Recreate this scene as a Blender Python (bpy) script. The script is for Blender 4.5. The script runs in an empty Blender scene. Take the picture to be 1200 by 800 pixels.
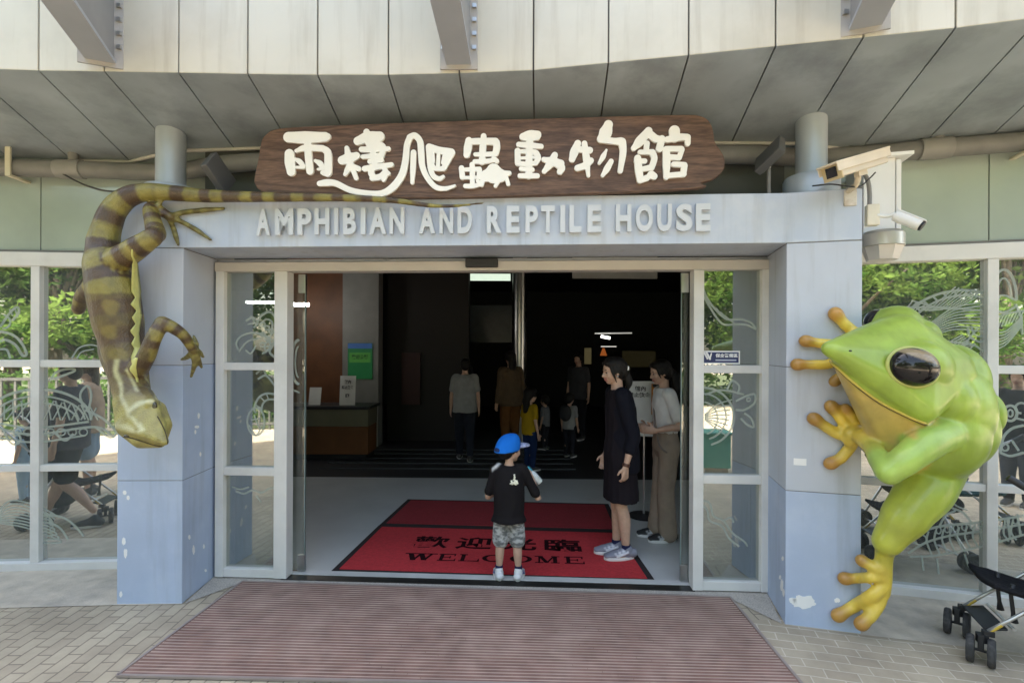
import bpy, bmesh, math, random
import numpy as np
from mathutils import Vector, Matrix, Euler, noise
from mathutils.kdtree import KDTree

R = math.radians
scene = bpy.context.scene
COL = scene.collection

# ------------------------------------------------------------------ camera
cam_d = bpy.data.cameras.new("camera")
cam = bpy.data.objects.new("camera", cam_d)
COL.objects.link(cam)
CAMZ = 1.68
cam_d.sensor_width = 36.0
cam_d.lens = 18.0
cam_d.shift_y = 10 / 1200
cam_d.clip_start = 0.05
cam_d.clip_end = 500
cam.matrix_world = Matrix.Translation((0, 0, CAMZ)) @ Matrix.Rotation(R(90), 4, 'X') @ Matrix.Rotation(0.004, 4, 'Z')
scene.camera = cam

# ------------------------------------------------------------------ world, sun, exposure
SUN_EL, SUN_AZ = R(62), R(-14)          # azimuth clockwise from +Y: over the building, so its front stands in open shade
world = bpy.data.worlds.new("World")
scene.world = world
world.use_nodes = True
wn = world.node_tree.nodes
wl = world.node_tree.links
wn.clear()
w_out = wn.new('ShaderNodeOutputWorld')
w_bg = wn.new('ShaderNodeBackground')
w_sky = wn.new('ShaderNodeTexSky')
w_sky.sky_type = 'NISHITA'
w_sky.sun_disc = False
w_sky.sun_elevation = SUN_EL
w_sky.sun_rotation = SUN_AZ
w_sky.air_density = 1.2
w_sky.dust_density = 4.0
w_sky.ozone_density = 1.0
w_bg.inputs['Strength'].default_value = 0.15
w_mix = wn.new('ShaderNodeMix'); w_mix.data_type = 'RGBA'; w_mix.blend_type = 'MULTIPLY'; w_mix.inputs['Factor'].default_value = 1.0
w_mix.inputs['B'].default_value = (1.0, 0.915, 0.80, 1)          # thin white haze takes the blue out of the sky
wl.new(w_sky.outputs[0], w_mix.inputs['A'])
wl.new(w_mix.outputs['Result'], w_bg.inputs['Color'])
wl.new(w_bg.outputs[0], w_out.inputs['Surface'])

sun_d = bpy.data.lights.new("sun", 'SUN')
sun_d.energy = 3.6
sun_d.angle = R(0.6)
sun_d.color = (1.0, 0.95, 0.87)
sun = bpy.data.objects.new("sun", sun_d)
COL.objects.link(sun)
sd = Vector((math.sin(SUN_AZ) * math.cos(SUN_EL), math.cos(SUN_AZ) * math.cos(SUN_EL), math.sin(SUN_EL)))
sun.rotation_euler = sd.to_track_quat('Z', 'Y').to_euler()
sun.location = sd * 30

scene.view_settings.view_transform = 'Standard'
scene.view_settings.look = 'None'
scene.view_settings.gamma = 1.0
scene.view_settings.exposure = 2.75
scene.view_settings.use_curve_mapping = False
scene.render.film_transparent = False
scene.cycles.max_bounces = 8
scene.cycles.transparent_max_bounces = 16
scene.cycles.use_denoising = True

# ------------------------------------------------------------------ where things stand
F = 600.0                                # focal length in photograph pixels
def yh(x): return 410 + 0.004 * (x - 600)
def ray(x, y):
    return Vector(((x - 600 + 0.004 * (y - 410)) / F, 1.0, (yh(x) - y) / F))
ORI = Vector((0, 0, CAMZ))
def px(x, y, D): return ORI + ray(x, y) * D
def gp(x, y, z=0.0):
    r = ray(x, y)
    return ORI + r * ((z - CAMZ) / r.z)

class Wall:
    """A vertical plane: p0, unit direction d (to the right), normal n towards the plaza."""
    def __init__(s, p0, p1):
        s.p0 = Vector((p0[0], p0[1])); v = Vector((p1[0] - p0[0], p1[1] - p0[1]))
        s.len = v.length; s.d = v.normalized(); s.n = Vector((s.d.y, -s.d.x))
    def pt(s, u, z, o=0.0):
        p = s.p0 + s.d * u + s.n * o
        return Vector((p.x, p.y, z))
    def uz(s, x, y, o=0.0):
        r = ray(x, y); q = s.p0 + s.n * o
        t = q.dot(s.n) / (r.x * s.n.x + r.y * s.n.y)
        P = ORI + r * t
        return (Vector((P.x, P.y)) - s.p0).dot(s.d), P.z
    def on(s, x, y, o=0.0):
        u, z = s.uz(x, y, o); return s.pt(u, z, o)
    def frame(s, u, z, o=0.0):
        m = Matrix.Identity(4)
        m.col[0] = (s.d.x, s.d.y, 0, 0); m.col[1] = (0, 0, 1, 0); m.col[2] = (s.n.x, s.n.y, 0, 0)
        p = s.pt(u, z, o); m.col[3] = (p.x, p.y, p.z, 1)
        return m
    def mirror(s, p):
        q = Vector((p[0], p[1])); dd = (q - s.p0).dot(s.n)
        q = q - s.n * (2 * dd)
        return Vector((q.x, q.y, p[2] if len(p) > 2 else 0))

LPA, LPB, LPC = (-2.590, 3.364), (-2.169, 3.375), (-2.191, 3.798)
RPE, RPF, RPG = (1.687, 3.149), (2.081, 3.045), (1.786, 3.590)
LPD = (LPA[0] + LPC[0] - LPB[0], LPA[1] + LPC[1] - LPB[1])
RPH = (RPF[0] + RPG[0] - RPE[0], RPF[1] + RPG[1] - RPE[1])
W_LP = Wall(LPA, LPB)
W_RP = Wall(RPE, RPF)
W_BE = Wall(LPB, RPE)                    # front of the beam
W_C = Wall(LPC, RPG)                     # door wall
W_L = Wall((-3.046 - 5 * 0.9979, 3.955 - 5 * 0.0645), (-2.20, 4.010))
W_R = Wall((1.90, 3.79), (1.90 + 0.968 * 6, 3.79 - 0.25 * 6))
ZB0, ZB1 = 2.345, 2.652                  # underside and top of the beam

# ------------------------------------------------------------------ materials
MATS = {}
def mk(name, col, rough=0.6, metal=0.0, var=0.10, scale=5.0, bump=0.0, bscale=60.0, coat=0.0, spec=0.5, attr=False,
       emit=None, estr=0.0, dirt=None, dscale=1.5, damt=0.3, sheen=0.0, trans=0.0, streak=0.0, cells=False):
    if name in MATS: return MATS[name]
    m = bpy.data.materials.new(name); m.use_nodes = True
    nt = m.node_tree; n = nt.nodes; l = nt.links; b = n['Principled BSDF']
    b.inputs['Roughness'].default_value = rough
    b.inputs['Metallic'].default_value = metal
    b.inputs['Specular IOR Level'].default_value = spec
    b.inputs['Coat Weight'].default_value = coat
    b.inputs['Coat Roughness'].default_value = 0.12
    if sheen: b.inputs['Sheen Weight'].default_value = sheen
    tc = n.new('ShaderNodeTexCoord')
    nz = n.new('ShaderNodeTexNoise'); nz.inputs['Scale'].default_value = scale; nz.inputs['Detail'].default_value = 6
    l.new(tc.outputs['Object'], nz.inputs['Vector'])
    mr = n.new('ShaderNodeMapRange'); mr.inputs['From Min'].default_value = 0.3; mr.inputs['From Max'].default_value = 0.7
    mr.inputs['To Min'].default_value = 1 - var; mr.inputs['To Max'].default_value = 1 + var
    l.new(nz.outputs['Fac'], mr.inputs['Value'])
    mul = n.new('ShaderNodeMix'); mul.data_type = 'RGBA'; mul.blend_type = 'MULTIPLY'; mul.inputs['Factor'].default_value = 1
    if attr:
        a = n.new('ShaderNodeAttribute'); a.attribute_name = 'Col'; l.new(a.outputs['Color'], mul.inputs['A'])
    else:
        mul.inputs['A'].default_value = (*col, 1)
    l.new(mr.outputs[0], mul.inputs['B'])
    out = mul.outputs['Result']
    if dirt:
        nz2 = n.new('ShaderNodeTexNoise'); nz2.inputs['Scale'].default_value = dscale; nz2.inputs['Detail'].default_value = 8
        nz2.inputs['Roughness'].default_value = 0.65
        l.new(tc.outputs['Object'], nz2.inputs['Vector'])
        rp = n.new('ShaderNodeMapRange'); rp.inputs['From Min'].default_value = 0.48; rp.inputs['From Max'].default_value = 0.68
        rp.inputs['To Max'].default_value = damt
        l.new(nz2.outputs['Fac'], rp.inputs['Value'])
        mx = n.new('ShaderNodeMix'); mx.data_type = 'RGBA'; mx.inputs['B'].default_value = (*dirt, 1)
        l.new(rp.outputs[0], mx.inputs['Factor']); l.new(out, mx.inputs['A']); out = mx.outputs['Result']
    if streak:
        mp = n.new('ShaderNodeMapping'); mp.inputs['Scale'].default_value = (7.0, 7.0, 0.55); l.new(tc.outputs['Object'], mp.inputs['Vector'])
        ns = n.new('ShaderNodeTexNoise'); ns.inputs['Scale'].default_value = 1.6; ns.inputs['Detail'].default_value = 7; ns.inputs['Roughness'].default_value = 0.6
        l.new(mp.outputs[0], ns.inputs['Vector'])
        rs = n.new('ShaderNodeMapRange'); rs.inputs['From Min'].default_value = 0.52; rs.inputs['From Max'].default_value = 0.72; rs.inputs['To Max'].default_value = streak
        l.new(ns.outputs['Fac'], rs.inputs['Value'])
        m3 = n.new('ShaderNodeMix'); m3.data_type = 'RGBA'; m3.blend_type = 'MULTIPLY'; m3.inputs['B'].default_value = (0.62, 0.58, 0.52, 1)
        l.new(rs.outputs[0], m3.inputs['Factor']); l.new(out, m3.inputs['A']); out = m3.outputs['Result']
    l.new(out, b.inputs['Base Color'])
    if bump:
        if cells: nb = n.new('ShaderNodeTexVoronoi'); nb.inputs['Scale'].default_value = bscale
        else: nb = n.new('ShaderNodeTexNoise'); nb.inputs['Scale'].default_value = bscale; nb.inputs['Detail'].default_value = 4
        l.new(tc.outputs['Object'], nb.inputs['Vector'])
        bp = n.new('ShaderNodeBump'); bp.inputs['Strength'].default_value = bump; bp.inputs['Distance'].default_value = 0.01
        l.new(nb.outputs['Distance' if cells else 'Fac'], bp.inputs['Height']); l.new(bp.outputs[0], b.inputs['Normal'])
    if emit:
        b.inputs['Emission Color'].default_value = (*emit, 1); b.inputs['Emission Strength'].default_value = estr
    MATS[name] = m
    return m

def glass_mat(name, refl, tint, gcol=(0.9, 0.93, 0.9), rough=0.0, dark=0.0):
    m = bpy.data.materials.new(name); m.use_nodes = True
    n = m.node_tree.nodes; l = m.node_tree.links; n.clear()
    o = n.new('ShaderNodeOutputMaterial'); g = n.new('ShaderNodeBsdfGlossy'); t = n.new('ShaderNodeBsdfTransparent')
    g.inputs['Roughness'].default_value = rough; g.inputs['Color'].default_value = (*gcol, 1)
    t.inputs['Color'].default_value = (*tint, 1)
    mx = n.new('ShaderNodeMixShader')
    fr = n.new('ShaderNodeFresnel'); fr.inputs['IOR'].default_value = 1.5
    ad = n.new('ShaderNodeMath'); ad.operation = 'ADD'; ad.use_clamp = True; ad.inputs[1].default_value = refl
    l.new(fr.outputs[0], ad.inputs[0])
    l.new(ad.outputs[0], mx.inputs[0]); l.new(t.outputs[0], mx.inputs[1]); l.new(g.outputs[0], mx.inputs[2])
    fin = mx.outputs[0]
    if dark:                                                    # grey diffuse veil mixed in to pale and haze the reflections
        df = n.new('ShaderNodeBsdfDiffuse'); df.inputs['Color'].default_value = (0.55, 0.58, 0.55, 1)
        tc = n.new('ShaderNodeTexCoord'); nz = n.new('ShaderNodeTexNoise'); nz.inputs['Scale'].default_value = 2.5; nz.inputs['Detail'].default_value = 6
        l.new(tc.outputs['Object'], nz.inputs['Vector'])
        mr = n.new('ShaderNodeMapRange'); mr.inputs['From Min'].default_value = 0.3; mr.inputs['From Max'].default_value = 0.75; mr.inputs['To Min'].default_value = dark * 0.6; mr.inputs['To Max'].default_value = dark * 1.6
        l.new(nz.outputs['Fac'], mr.inputs['Value'])
        m2 = n.new('ShaderNodeMixShader'); l.new(mr.outputs[0], m2.inputs[0]); l.new(fin, m2.inputs[1]); l.new(df.outputs[0], m2.inputs[2]); fin = m2.outputs[0]
    l.new(fin, o.inputs['Surface'])
    MATS[name] = m
    return m

def brick_mat(name, c1, c2, mortar, bw, bh, ms, rot=0.0, rough=0.85, bump=0.5, off=0.5, scale=1.0, var=0.25):
    m = bpy.data.materials.new(name); m.use_nodes = True
    n = m.node_tree.nodes; l = m.node_tree.links; b = n['Principled BSDF']
    b.inputs['Roughness'].default_value = rough; b.inputs['Specular IOR Level'].default_value = 0.3
    tc = n.new('ShaderNodeTexCoord'); mp = n.new('ShaderNodeMapping'); mp.inputs['Rotation'].default_value = (0, 0, rot)
    l.new(tc.outputs['Object'], mp.inputs['Vector'])
    wob = n.new('ShaderNodeTexNoise'); wob.inputs['Scale'].default_value = 3.0; wob.inputs['Detail'].default_value = 2
    l.new(tc.outputs['Object'], wob.inputs['Vector'])
    vm = n.new('ShaderNodeVectorMath'); vm.operation = 'MULTIPLY_ADD'
    vm.inputs[1].default_value = (0.03, 0.03, 0.0)
    l.new(wob.outputs['Color'], vm.inputs[0]); l.new(mp.outputs[0], vm.inputs[2])
    br = n.new('ShaderNodeTexBrick'); br.inputs['Color1'].default_value = (*c1, 1); br.inputs['Color2'].default_value = (*c2, 1)
    br.inputs['Mortar'].default_value = (*mortar, 1); br.inputs['Scale'].default_value = scale
    br.inputs['Brick Width'].default_value = bw; br.inputs['Row Height'].default_value = bh; br.inputs['Mortar Size'].default_value = ms
    br.inputs['Mortar Smooth'].default_value = 0.3; br.offset = off
    l.new(vm.outputs[0], br.inputs['Vector'])
    nz = n.new('ShaderNodeTexNoise'); nz.inputs['Scale'].default_value = 1.3; nz.inputs['Detail'].default_value = 9; nz.inputs['Roughness'].default_value = 0.7
    l.new(tc.outputs['Object'], nz.inputs['Vector'])
    mr = n.new('ShaderNodeMapRange'); mr.inputs['From Min'].default_value = 0.3; mr.inputs['From Max'].default_value = 0.7
    mr.inputs['To Min'].default_value = 1 - var; mr.inputs['To Max'].default_value = 1 + var
    l.new(nz.outputs['Fac'], mr.inputs['Value'])
    mul = n.new('ShaderNodeMix'); mul.data_type = 'RGBA'; mul.blend_type = 'MULTIPLY'; mul.inputs['Factor'].default_value = 1
    l.new(br.outputs['Color'], mul.inputs['A']); l.new(mr.outputs[0], mul.inputs['B'])
    l.new(mul.outputs['Result'], b.inputs['Base Color'])
    sub = n.new('ShaderNodeMath'); sub.operation = 'SUBTRACT'; sub.inputs[0].default_value = 1
    l.new(br.outputs['Fac'], sub.inputs[1])
    nf = n.new('ShaderNodeTexNoise'); nf.inputs['Scale'].default_value = 120; l.new(tc.outputs['Object'], nf.inputs['Vector'])
    ma = n.new('ShaderNodeMath'); ma.operation = 'MULTIPLY_ADD'; ma.inputs[1].default_value = 0.25
    l.new(nf.outputs['Fac'], ma.inputs[0]); l.new(sub.outputs[0], ma.inputs[2])
    bp = n.new('ShaderNodeBump'); bp.inputs['Strength'].default_value = bump; bp.inputs['Distance'].default_value = 0.006
    l.new(ma.outputs[0], bp.inputs['Height']); l.new(bp.outputs[0], b.inputs['Normal'])
    MATS[name] = m
    return m

def wood_mat():
    m = bpy.data.materials.new('sign_wood'); m.use_nodes = True
    n = m.node_tree.nodes; l = m.node_tree.links; b = n['Principled BSDF']; b.inputs['Roughness'].default_value = 0.55
    tc = n.new('ShaderNodeTexCoord'); mp = n.new('ShaderNodeMapping'); mp.inputs['Scale'].default_value = (0.55, 3.0, 4.2)
    l.new(tc.outputs['Object'], mp.inputs['Vector'])
    nz = n.new('ShaderNodeTexNoise'); nz.inputs['Scale'].default_value = 1.1; nz.inputs['Detail'].default_value = 3
    l.new(mp.outputs[0], nz.inputs['Vector'])
    mu = n.new('ShaderNodeMath'); mu.operation = 'MULTIPLY'; mu.inputs[1].default_value = 70
    l.new(nz.outputs['Fac'], mu.inputs[0])
    sn = n.new('ShaderNodeMath'); sn.operation = 'SINE'; l.new(mu.outputs[0], sn.inputs[0])
    n2 = n.new('ShaderNodeTexNoise'); n2.inputs['Scale'].default_value = 26; n2.inputs['Detail'].default_value = 5
    l.new(mp.outputs[0], n2.inputs['Vector'])
    ad = n.new('ShaderNodeMath'); ad.operation = 'MULTIPLY_ADD'; ad.inputs[1].default_value = 0.16; l.new(sn.outputs[0], ad.inputs[0]); l.new(n2.outputs['Fac'], ad.inputs[2])
    cr = n.new('ShaderNodeValToRGB'); cr.color_ramp.elements[0].position = 0.25; cr.color_ramp.elements[0].color = (0.068, 0.034, 0.020, 1)
    cr.color_ramp.elements[1].position = 0.8; cr.color_ramp.elements[1].color = (0.165, 0.092, 0.056, 1)
    l.new(ad.outputs[0], cr.inputs[0]); l.new(cr.outputs[0], b.inputs['Base Color'])
    bp = n.new('ShaderNodeBump'); bp.inputs['Strength'].default_value = 0.25; bp.inputs['Distance'].default_value = 0.004
    l.new(ad.outputs[0], bp.inputs['Height']); l.new(bp.outputs[0], b.inputs['Normal'])
    MATS['sign_wood'] = m
    return m

def frost_mat():
    m = bpy.data.materials.new('etched_frost'); m.use_nodes = True
    n = m.node_tree.nodes; l = m.node_tree.links; n.clear()
    o = n.new('ShaderNodeOutputMaterial'); d = n.new('ShaderNodeBsdfDiffuse'); d.inputs['Color'].default_value = (0.50, 0.55, 0.48, 1)
    t = n.new('ShaderNodeBsdfTransparent'); mx = n.new('ShaderNodeMixShader'); mx.inputs[0].default_value = 0.54
    l.new(t.outputs[0], mx.inputs[1]); l.new(d.outputs[0], mx.inputs[2]); l.new(mx.outputs[0], o.inputs['Surface'])
    MATS['etched_frost'] = m
    return m

def leaf_mat(name, col, col2):
    m = bpy.data.materials.new(name); m.use_nodes = True
    n = m.node_tree.nodes; l = m.node_tree.links; n.clear()
    o = n.new('ShaderNodeOutputMaterial'); d = n.new('ShaderNodeBsdfDiffuse'); t = n.new('ShaderNodeBsdfTranslucent')
    mx = n.new('ShaderNodeMixShader'); mx.inputs[0].default_value = 0.55
    tc = n.new('ShaderNodeTexCoord'); nz = n.new('ShaderNodeTexNoise'); nz.inputs['Scale'].default_value = 1.1; nz.inputs['Detail'].default_value = 3
    l.new(tc.outputs['Object'], nz.inputs['Vector'])
    cr = n.new('ShaderNodeValToRGB'); cr.color_ramp.elements[0].position = 0.35; cr.color_ramp.elements[0].color = (*col, 1)
    cr.color_ramp.elements[1].position = 0.65; cr.color_ramp.elements[1].color = (*col2, 1)
    l.new(nz.outputs['Fac'], cr.inputs[0]); l.new(cr.outputs[0], d.inputs['Color']); l.new(cr.outputs[0], t.inputs['Color'])
    l.new(d.outputs[0], mx.inputs[1]); l.new(t.outputs[0], mx.inputs[2]); l.new(mx.outputs[0], o.inputs['Surface'])
    MATS[name] = m
    return m

# ------------------------------------------------------------------ object helpers
def tag(o, label=None, cat=None, group=None, kind=None):
    if label: o['label'] = label
    if cat: o['category'] = cat
    if group: o['group'] = group
    if kind: o['kind'] = kind
    return o
def empty(name, label, cat, loc=(0, 0, 0), rz=0.0, group=None):
    o = bpy.data.objects.new(name, None); COL.objects.link(o)
    o.empty_display_size = 0.1
    o.location = loc; o.rotation_euler = (0, 0, rz)
    return tag(o, label, cat, group)
def mw(o):
    m = o.matrix_basis.copy()
    while o.parent is not None:
        m = o.parent.matrix_basis @ o.matrix_parent_inverse @ m if False else (o.parent.matrix_basis @ m)
        o = o.parent
    return m
def attach(o, parent, world_coords):
    """world_coords: the mesh is in world space and is moved into the parent's own space."""
    o.parent = parent
    if world_coords:
        root = parent
        while root.parent is not None: root = root.parent
        o.data.transform(root.matrix_basis.inverted())
def copy_tree(o, parent=None):
    c = o.copy(); COL.objects.link(c); c.parent = parent
    for ch in list(o.children): copy_tree(ch, c)
    return c

class MB:
    def __init__(s): s.bm = bmesh.new()
    def box(s, c, size, rot=None):
        v = []
        for dx in (-.5, .5):
            for dy in (-.5, .5):
                for dz in (-.5, .5):
                    p = Vector((dx * size[0], dy * size[1], dz * size[2]))
                    if rot is not None: p = rot @ p
                    v.append(s.bm.verts.new(p + Vector(c)))
        for f in ((0, 1, 3, 2), (4, 6, 7, 5), (0, 4, 5, 1), (2, 3, 7, 6), (0, 2, 6, 4), (1, 5, 7, 3)):
            s.bm.faces.new([v[i] for i in f])
        return s
    def wbox(s, W, u0, u1, z0, z1, o0, o1):
        v = [s.bm.verts.new(W.pt(u, z, o)) for u in (u0, u1) for o in (o1, o0) for z in (z0, z1)]
        for f in ((0, 1, 3, 2), (4, 6, 7, 5), (0, 4, 5, 1), (2, 3, 7, 6), (0, 2, 6, 4), (1, 5, 7, 3)):
            s.bm.faces.new([v[i] for i in f])
        return s
    def prism(s, pts, z0, z1):
        a = [s.bm.verts.new((p[0], p[1], z0)) for p in pts]; b = [s.bm.verts.new((p[0], p[1], z1)) for p in pts]
        n = len(pts)
        s.bm.faces.new(a[::-1]); s.bm.faces.new(b)
        for i in range(n): s.bm.faces.new((a[i], a[(i + 1) % n], b[(i + 1) % n], b[i]))
        return s
    def solid(s, front, vec):
        """polygon of 3-D points extruded by a vector"""
        a = [s.bm.verts.new(p) for p in front]; b = [s.bm.verts.new(Vector(p) + Vector(vec)) for p in front]
        n = len(a)
        s.bm.faces.new(a); s.bm.faces.new(b[::-1])
        for i in range(n): s.bm.faces.new((a[(i + 1) % n], a[i], b[i], b[(i + 1) % n]))
        return s
    def poly(s, pts):
        s.bm.faces.new([s.bm.verts.new(p) for p in pts]); return s
    def tube(s, pts, r, n=10, caps=True, spline=False, sub=6):
        pts = [Vector(p) for p in pts]
        rs = list(r) if isinstance(r, (list, tuple)) else [r] * len(pts)
        if spline: pts, rs = crom(pts, rs, sub)
        fr = frames(pts)
        rings = []
        for p, (a, b), q in zip(pts, fr, rs):
            rings.append([s.bm.verts.new(p + (a * math.cos(2 * math.pi * k / n) + b * math.sin(2 * math.pi * k / n)) * q) for k in range(n)])
        for A, B in zip(rings, rings[1:]):
            for k in range(n): s.bm.faces.new((A[k], A[(k + 1) % n], B[(k + 1) % n], B[k]))
        if caps:
            s.bm.faces.new(rings[0][::-1]); s.bm.faces.new(rings[-1])
        return s
    def lathe(s, prof, c=(0, 0, 0), n=24, M=None):
        rings = []
        for r, z in prof:
            ring = []
            for k in range(n):
                p = Vector((r * math.cos(2 * math.pi * k / n), r * math.sin(2 * math.pi * k / n), z))
                if M is not None: p = M @ p
                ring.append(s.bm.verts.new(p + Vector(c)))
            rings.append(ring)
        for A, B in zip(rings, rings[1:]):
            for k in range(n): s.bm.faces.new((A[k], A[(k + 1) % n], B[(k + 1) % n], B[k]))
        s.bm.faces.new(rings[0][::-1]); s.bm.faces.new(rings[-1])
        return s
    def ell(s, c, r, n=16, M=None):
        r = (r, r, r) if not isinstance(r, (tuple, list)) else r
        T = Matrix.Translation(c) @ (M.to_4x4() if M is not None else Matrix.Identity(4)) @ Matrix.Diagonal((*r, 1))
        bmesh.ops.create_uvsphere(s.bm, u_segments=n, v_segments=max(6, n // 2 + 2), radius=1, matrix=T)
        return s
    def build(s, name, mat, parent=None, smooth=False, bevel=0.0, world=True, seg=2, angle=35):
        bm = s.bm
        bmesh.ops.recalc_face_normals(bm, faces=bm.faces)
        if bevel > 0:
            es = [e for e in bm.edges if len(e.link_faces) == 2 and e.calc_face_angle(0) > R(angle)]
            if es: bmesh.ops.bevel(bm, geom=es, offset=bevel, segments=seg, affect='EDGES', profile=0.5, clamp_overlap=True)
        me = bpy.data.meshes.new(name); bm.to_mesh(me); bm.free()
        if mat is not None: me.materials.append(mat)
        if smooth:
            for p in me.polygons: p.use_smooth = True
            if smooth != 'all':
                try: me.set_sharp_from_angle(angle=R(40))
                except Exception: pass
        o = bpy.data.objects.new(name, me); COL.objects.link(o)
        if parent is not None: attach(o, parent, world)
        return o

def crom(pts, rs, sub=6):
    P = [pts[0] + (pts[0] - pts[1])] + list(pts) + [pts[-1] + (pts[-1] - pts[-2])]
    Q = [rs[0]] + list(rs) + [rs[-1]]
    op, orr = [], []
    for i in range(1, len(P) - 2):
        p0, p1, p2, p3 = P[i - 1:i + 3]
        for k in range(sub):
            t = k / sub
            op.append(0.5 * ((2 * p1) + (p2 - p0) * t + (2 * p0 - 5 * p1 + 4 * p2 - p3) * t * t + (3 * p1 - p0 - 3 * p2 + p3) * t ** 3))
            w = t * t * (3 - 2 * t)
            a, b = Q[i], Q[i + 1]
            orr.append(tuple(x + (y - x) * w for x, y in zip(a, b)) if isinstance(a, tuple) else a + (b - a) * w)
    op.append(P[-2].copy()); orr.append(Q[-2])
    return op, orr
def frames(pts, ref=None):
    out = []; a = None
    for i, p in enumerate(pts):
        t = (pts[min(i + 1, len(pts) - 1)] - pts[max(i - 1, 0)])
        t = t.normalized() if t.length > 1e-9 else Vector((0, 0, 1))
        if ref is not None:
            a = ref - t * ref.dot(t)
            a = a.normalized() if a.length > 1e-6 else t.orthogonal().normalized()
        elif a is None: a = t.orthogonal().normalized()
        else:
            a = a - t * a.dot(t)
            a = a.normalized() if a.length > 1e-6 else t.orthogonal().normalized()
        out.append((a, t.cross(a).normalized()))
    return out

class Blob:
    """Overlapping closed shapes, fused by a voxel remesh into one continuous surface; colours are carried over from the shapes."""
    def __init__(s, col=(0.5, 0.5, 0.5)): s.v = []; s.f = []; s.c = []; s.col = col
    def _add(s, vs, fs, cols):
        o = len(s.v); s.v += [tuple(v) for v in vs]; s.f += [tuple(i + o for i in f) for f in fs]; s.c += cols
        return s
    def rings(s, rings, cols=None, col=None):
        n = len(rings[0]); vs = [p for r in rings for p in r]; fs = []
        for i in range(len(rings) - 1):
            for k in range(n):
                fs.append((i * n + k, i * n + (k + 1) % n, (i + 1) * n + (k + 1) % n, (i + 1) * n + k))
        c0 = sum(rings[0], Vector()) / n; c1 = sum(rings[-1], Vector()) / n
        vs += [c0, c1]; a, b = len(vs) - 2, len(vs) - 1; m = (len(rings) - 1) * n
        for k in range(n):
            fs.append((a, (k + 1) % n, k)); fs.append((b, m + k, m + (k + 1) % n))
        if cols is None: cc = [col or s.col] * len(vs)
        else: cc = [c for c in cols for _ in range(n)] + [cols[0], cols[-1]]
        return s._add(vs, fs, cc)
    def limb(s, pts, rs, col=None, n=14, sub=6, colf=None, ref=None, flat=None):
        pts = [Vector(p) for p in pts]
        rs = list(rs) if isinstance(rs, (list, tuple)) else [rs] * len(pts)
        pts, rs = crom(pts, rs, sub)
        fr = frames(pts, ref)
        def ra(q): return q if isinstance(q, tuple) else (q, q)
        R_ = []; cols = []
        L = [0.0]
        for a, b in zip(pts, pts[1:]): L.append(L[-1] + (b - a).length)
        def ring(c, f, q, k=1.0):
            return [c + f[0] * (math.cos(2 * math.pi * j / n) * q[0] * k) + f[1] * (math.sin(2 * math.pi * j / n) * q[1] * k) for j in range(n)]
        t0 = (pts[0] - pts[1]).normalized(); t1 = (pts[-1] - pts[-2]).normalized()
        q0, q1 = ra(rs[0]), ra(rs[-1])
        for a in (80, 55, 28):
            R_.append(ring(pts[0] + t0 * min(q0) * math.sin(R(a)), fr[0], q0, math.cos(R(a)))); cols.append(colf(0.0) if colf else (col or s.col))
        for i, p in enumerate(pts):
            R_.append(ring(p, fr[i], ra(rs[i]))); cols.append(colf(L[i] / L[-1]) if colf else (col or s.col))
        for a in (28, 55, 80):
            R_.append(ring(pts[-1] + t1 * min(q1) * math.sin(R(a)), fr[-1], q1, math.cos(R(a)))); cols.append(colf(1.0) if colf else (col or s.col))
        return s.rings(R_, cols)
    def ell(s, c, r, M=None, col=None, n=None):
        n = n or (44 if max(r if isinstance(r, (tuple, list)) else (r,)) > 0.07 else 18)
        r = (r, r, r) if not isinstance(r, (tuple, list)) else r
        c = Vector(c); R_ = []
        for i in range(1, n // 2 + 2):
            th = math.pi * i / (n // 2 + 2); ring = []
            for k in range(n):
                p = Vector((r[0] * math.sin(th) * math.cos(2 * math.pi * k / n), r[1] * math.sin(th) * math.sin(2 * math.pi * k / n), -r[2] * math.cos(th)))
                if M is not None: p = M @ p
                ring.append(c + p)
            R_.append(ring)
        return s.rings(R_, None, col)
    def loft(s, rr, n=24, col=None, sub=1, cols=None, power=2.0):
        """rr: list of (centre, rx, ry) horizontal superellipse rings"""
        R_ = []
        for c, rx, ry in rr:
            ring = []
            for k in range(n):
                a = 2 * math.pi * k / n; ca, sa = math.cos(a), math.sin(a)
                ring.append(Vector(c) + Vector((rx * math.copysign(abs(ca) ** (2 / power), ca), ry * math.copysign(abs(sa) ** (2 / power), sa), 0)))
            R_.append(ring)
        return s.rings(R_, cols, col)
    def hull(s, sph, col=None, sub=2):
        bm = bmesh.new()
        for c, r in sph: bmesh.ops.create_icosphere(bm, subdivisions=2, radius=r, matrix=Matrix.Translation(c))
        res = bmesh.ops.convex_hull(bm, input=bm.verts[:], use_existing_faces=False)
        bmesh.ops.delete(bm, geom=[g for g in res['geom_interior'] if isinstance(g, bmesh.types.BMVert)], context='VERTS')
        bmesh.ops.triangulate(bm, faces=bm.faces[:])
        for _ in range(sub):
            es = [e for e in bm.edges if e.calc_length() > 0.04]
            if es: bmesh.ops.subdivide_edges(bm, edges=es, cuts=1, use_grid_fill=False)
            bmesh.ops.triangulate(bm, faces=bm.faces[:])
        bm.verts.index_update()
        vs = [v.co.copy() for v in bm.verts]; fs = [[v.index for v in f.verts] for f in bm.faces]; bm.free()
        return s._add(vs, fs, [col or s.col] * len(vs))
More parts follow.
